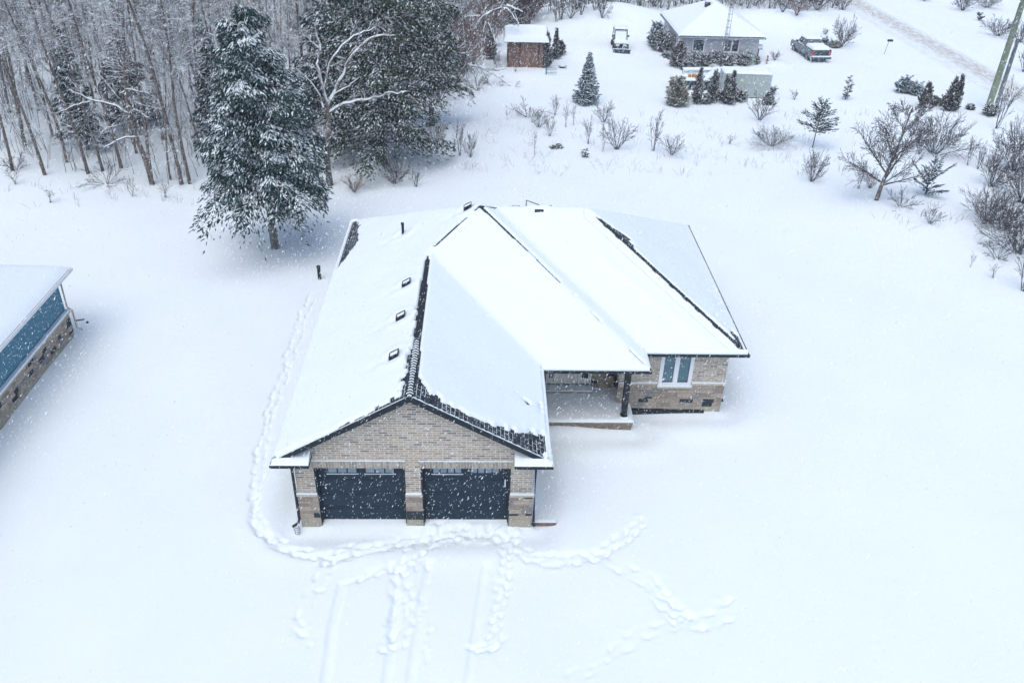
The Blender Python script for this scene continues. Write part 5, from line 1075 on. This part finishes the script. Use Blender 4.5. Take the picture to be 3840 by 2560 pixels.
# a few evergreens inside the wood
for i, (px, py, h_, r_, lab) in enumerate(((330, 560, 8, 1.5, 'thin evergreen half hidden in the left of the wood'), (500, 470, 7, 1.7, 'dark evergreen inside the wood left of the spruce'), (830, 560, 8.5, 1.4, 'narrow evergreen right behind the left side of the spruce'), (1630, 190, 6, 2.2, 'snowy evergreen deep in the wood above the reddish shrubs'), (1700, 130, 6.5, 1.8, 'evergreen deep in the wood near the broken tree'))):
    conifer(lab, G(px, py), h_, r_, needle, 30 + i, clear=.15, nb=110, spr=80, droop=.35, rise=.1, pw=.7, tuft=.2, wid=.05, snowp=.5, name='evergreen', hang=.5, trunk_r=.1)
p = G(2200, 384); conifer('neat small blue spruce alone in the open snow', p, 3.95, 1.08, bluen, 9, clear=.02, nb=300, spr=75, droop=.05, rise=.16, pw=.85, tuft=.09, wid=.024, snowp=1.0, hang=.1, trunk_r=.06, name='blue_spruce', rough=.12, snowsz=1.2)
# small pines
def young_pine(px, py, h, w, label, seed, clear=.02, nb=40, mats=needle, spr=26, rise=.8):
    P = G(px, py); k = ppm(P); return conifer(label, P, h / k, w / k / 2, mats, seed, clear=clear, nb=nb, spr=spr, droop=.1, rise=rise, pw=.55, tuft=.14, wid=.03, snowp=.25, hang=-.1, trunk_r=.04, name='young_pine', rough=.3, snowsz=.8)
young_pine(3047, 554, 168, 125, 'young pine with a leafy top and bare lower twigs right of the wide low brush', 12, clear=.35, nb=56, mats=needle, spr=26, rise=.55)
young_pine(3469, 730, 128, 120, 'bushy young pine with upright tips right of the big bare tree', 13, nb=34, mats=bluen, spr=34, rise=.7)
young_pine(3170, 372, 84, 40, 'thin evergreen sapling in the snow below the pickup truck', 14, nb=30, mats=cedar, spr=14, rise=.5)
young_pine(2194, 588, 30, 46, 'small ragged green sapling poking out of the snow', 15, nb=14, mats=olive, spr=12, rise=.3)
young_pine(2090, 556, 16, 52, 'low green twigs lying on the snow below the low bushes', 16, nb=12, mats=olive, spr=12, rise=.1)
young_pine(3668, 78, 24, 34, 'tiny round evergreen alone beyond the road', 17, nb=20, mats=needle, spr=18)
# cedars (narrow, dense, upright)
def thuja(px, py, h, w, label, seed, mats=cedar, snowp=.45, name='cedar', pw=.8, group=None, **kw):
    P = G(px, py); k = ppm(P); h *= .62 if name == 'low_shrub' else .93; a = dict(clear=.0, nb=150, spr=46, droop=.05, rise=.9, pw=pw, tuft=.09, wid=.032, snowp=snowp, hang=-.5, trunk_r=.05, name=name, rough=.14, snowsz=1.1); a.update(kw)
    return conifer(label, P, h / k / .97, w / k / 2, mats, seed, **a)
for args in ((1836, 221, 125, 44, 'dark snowy cedar left of the brown shed', 40), (2050, 254, 128, 44, 'tall snowy cedar touching the right wall of the brown shed', 41), (2082, 221, 106, 34, 'slim dark cedar behind the cedar at the shed', 42), (2101, 206, 46, 40, 'short pale cedar, rightmost of the three by the shed', 43),
             (2612, 389, 132, 48, 'brown cedar column, left one before the trailer', 44), (2668, 386, 118, 46, 'brown cedar column at the left end of the cargo box', 45), (2716, 388, 96, 38, 'short left twin cedar in front of the cargo box', 46), (2736, 391, 122, 40, 'tall right twin cedar in front of the cargo box', 47),
             (2784, 217, 80, 28, 'thin snowy cedar in front of the right windows of the grey house', 48), (3462, 404, 90, 50, 'small leaning cedar near the road, left of the twin topped one', 49), (3552, 415, 122, 56, 'left top of the twin cedar near the road', 50), (3572, 417, 132, 46, 'right top of the twin cedar near the road', 51)): thuja(*args)
thuja(2534, 394, 104, 92, 'broad tan juniper left of the brown cedars', 60, mats=tan, snowp=.4, name='juniper', pw=.55, rise=.5, droop=.1, hang=.1, tuft=.12, nb=170, spr=60)
thuja(2466, 121, 84, 74, 'dark blue green evergreen behind the left wall of the grey house', 61, mats=bluen, snowp=.3, name='juniper', pw=.4, rise=.4, hang=.2)
thuja(2478, 190, 66, 78, 'purple brown snowy shrub at the left corner of the grey house', 62, mats=[MATS['cedar brown'], MATS['cedar grey'], MATS['cedar deep']], snowp=.5, name='evergreen_shrub', pw=.35, rise=.4, hang=.2)
thuja(2540, 250, 92, 64, 'big brown leafed shrub at the left front corner of the grey house', 63, mats=[MATS['needle rust'], MATS['cedar brown'], MATS['cedar deep']], snowp=.4, name='evergreen_shrub', pw=.4, rise=.4, hang=.3)
low = [(2600, 246, 62, 62, 'snow domed low shrub beside the big brown one'), (2640, 250, 52, 66, 'snowy low shrub under the left window of the grey house'), (2680, 235, 46, 50, 'green tinged shrub at the foot of the antenna mast'), (2722, 248, 42, 66, 'snowy low shrub right of the white box post'),
       (2785, 242, 44, 72, 'snowy low shrub under the right windows of the grey house'), (2828, 240, 34, 40, 'small snowy shrub at the right front of the grey house'), (2575, 262, 36, 60, 'reddish snowy ground shrub left of the trailer'), (2770, 378, 44, 60, 'snow covered low shrub in front of the cargo box'), (2700, 372, 30, 50, 'snow buried shrub between the cedars before the cargo box'),
       (2640, 388, 44, 50, 'low snowy shrub between the two brown cedar columns'), (2881, 391, 50, 42, 'small round evergreen at the right end of the cargo box'), (2890, 352, 20, 40, 'snowy tuft against the right corner of the cargo box'), (3509, 394, 36, 46, 'round snowy shrub between the cedars near the road'), (3638, 411, 22, 30, 'tiny snowy shrub left of the utility pole'),
       (3708, 432, 44, 56, 'snow capped low shrub at the foot of the utility pole'), (3380, 345, 70, 60, 'spreading juniper near the road, left one of two'), (3430, 352, 46, 62, 'low juniper near the road, right one of two'), (3086, 168, 26, 40, 'small dark evergreen left of the bush behind the pickup'), (3130, 178, 20, 46, 'tan grass tuft under the bush behind the pickup'), (2500, 214, 12, 40, 'dark snow capped log left of the brown shrub')]
for i, (px, py, h_, w_, lab) in enumerate(low):
    thuja(px, py, h_, w_, lab, 70 + i, mats=(bluen if 'juniper' in lab or 'dark' in lab else tan if 'tan' in lab else needle if 'green' in lab else [cedar[0], cedar[2], cedar[1]]), snowp=.62, name='low_shrub', cat='shrub', pw=.3, nb=70, spr=40, rise=.5, hang=.1, snowsz=1.3, droop=.2)
p = G(2549, 200); t = thing('garden_ornament', 'green and white snow covered ornament beside the big brown shrub', 'ornament', p); MB().tube([(0, 0, -.1), (0, 0, .5), (0, 0, .8), (0, 0, 1.0)], [.22, .26, .15, .05], 10).build('ornament_body', M('green plastic', (.05, .28, .2), None, .5), t, True); MB().tube([(.02, -.05, .55), (.02, -.05, .9), (.0, -.05, 1.15), (0, -.05, 1.25)], [.2, .25, .2, .05], 10).build('snow_cap', snow, t, True)

# ------------------------------------------------------------------ falling snow: clumped flakes hanging in the air
#@@AIR
rg = np.random.default_rng(77); N = 380000
q = np.stack([rg.uniform(-17, 29, N), rg.uniform(-19, 34, N), rg.uniform(.15, 23, N)], 1)
dcam = np.linalg.norm(q - CAM, axis=1); rh = roof_h(q[:, 0], q[:, 1]); q = q[(dcam > 9) & ((rh * m_ + E + .2 < q[:, 2]) | (rh < -.02))]
n = len(q); fall = unit(np.array([[-.52, -.15, -.85]]) + rg.normal(0, .10, (n, 3))); sid = unit(np.cross(fall, rg.normal(0, 1, (n, 3)))); thd = np.cross(fall, sid)
L = rg.uniform(.012, .026, (n, 1)); W_ = L * rg.uniform(.22, .34, (n, 1))
v = np.stack([q - fall * L, q + sid * W_, q + (-.5 * sid + .87 * thd) * W_, q + (-.5 * sid - .87 * thd) * W_, q + fall * L], 1).reshape(-1, 3)
f = (np.array([(0, 1, 2), (0, 2, 3), (0, 3, 1), (4, 2, 1), (4, 3, 2), (4, 1, 3)])[None] + np.arange(n)[:, None, None] * 5).reshape(-1, 3)
tag(MB().add(v, f).build('falling_snow', M('flake', (.84, .88, .92), None, .8)), 'snowflakes falling through the air over the yard', 'snowfall', None, 'stuff')
# haze: one box of thin snowy air round everything
hz = bpy.data.materials.new('haze'); hz.use_nodes = True; nt = hz.node_tree; nt.nodes.clear(); o = nt.nodes.new('ShaderNodeOutputMaterial'); vl = nt.nodes.new('ShaderNodeVolumePrincipled'); vl.inputs['Color'].default_value = (.93, .96, 1, 1); vl.inputs['Density'].default_value = .0005; vl.inputs['Anisotropy'].default_value = .2
nt.links.new(vl.outputs[0], o.inputs['Volume'])
HAZE = True
if HAZE: tag(MB().box(-430, 430, -75, 730, -2.5, 24).build('haze', hz), 'thin even snowy haze', 'haze', None, 'stuff')
# ------------------------------------------------------------------ light
wld = bpy.data.worlds.new('World'); scene.world = wld; wld.use_nodes = True; nt = wld.node_tree; bg = nt.nodes['Background']; sk = nt.nodes.new('ShaderNodeTexSky'); sk.sky_type = 'NISHITA'; sk.sun_disc = False
EL, AZ = 66, 202
sk.sun_elevation = R(EL); sk.sun_rotation = R(AZ); sk.dust_density = 2.6; sk.air_density = 1.0; sk.ozone_density = 1.5
nt.links.new(sk.outputs[0], bg.inputs[0]); bg.inputs[1].default_value = .15
sd = bpy.data.lights.new('sun', 'SUN'); sd.energy = 0.85; sd.angle = R(60); sd.color = (1, .98, .95); so_ = bpy.data.objects.new('sun', sd); COL.objects.link(so_)
az = R(AZ); dv = Vector((math.sin(az) * math.cos(R(EL)), math.cos(az) * math.cos(R(EL)), math.sin(R(EL)))); so_.rotation_euler = dv.to_track_quat('Z', 'Y').to_euler()
vs = scene.view_settings; vs.view_transform = 'Standard'; vs.look = 'None'; vs.exposure = 0.40; vs.gamma = 1
scene.cycles.max_bounces = 6; scene.cycles.diffuse_bounces = 5; scene.cycles.volume_bounces = 1
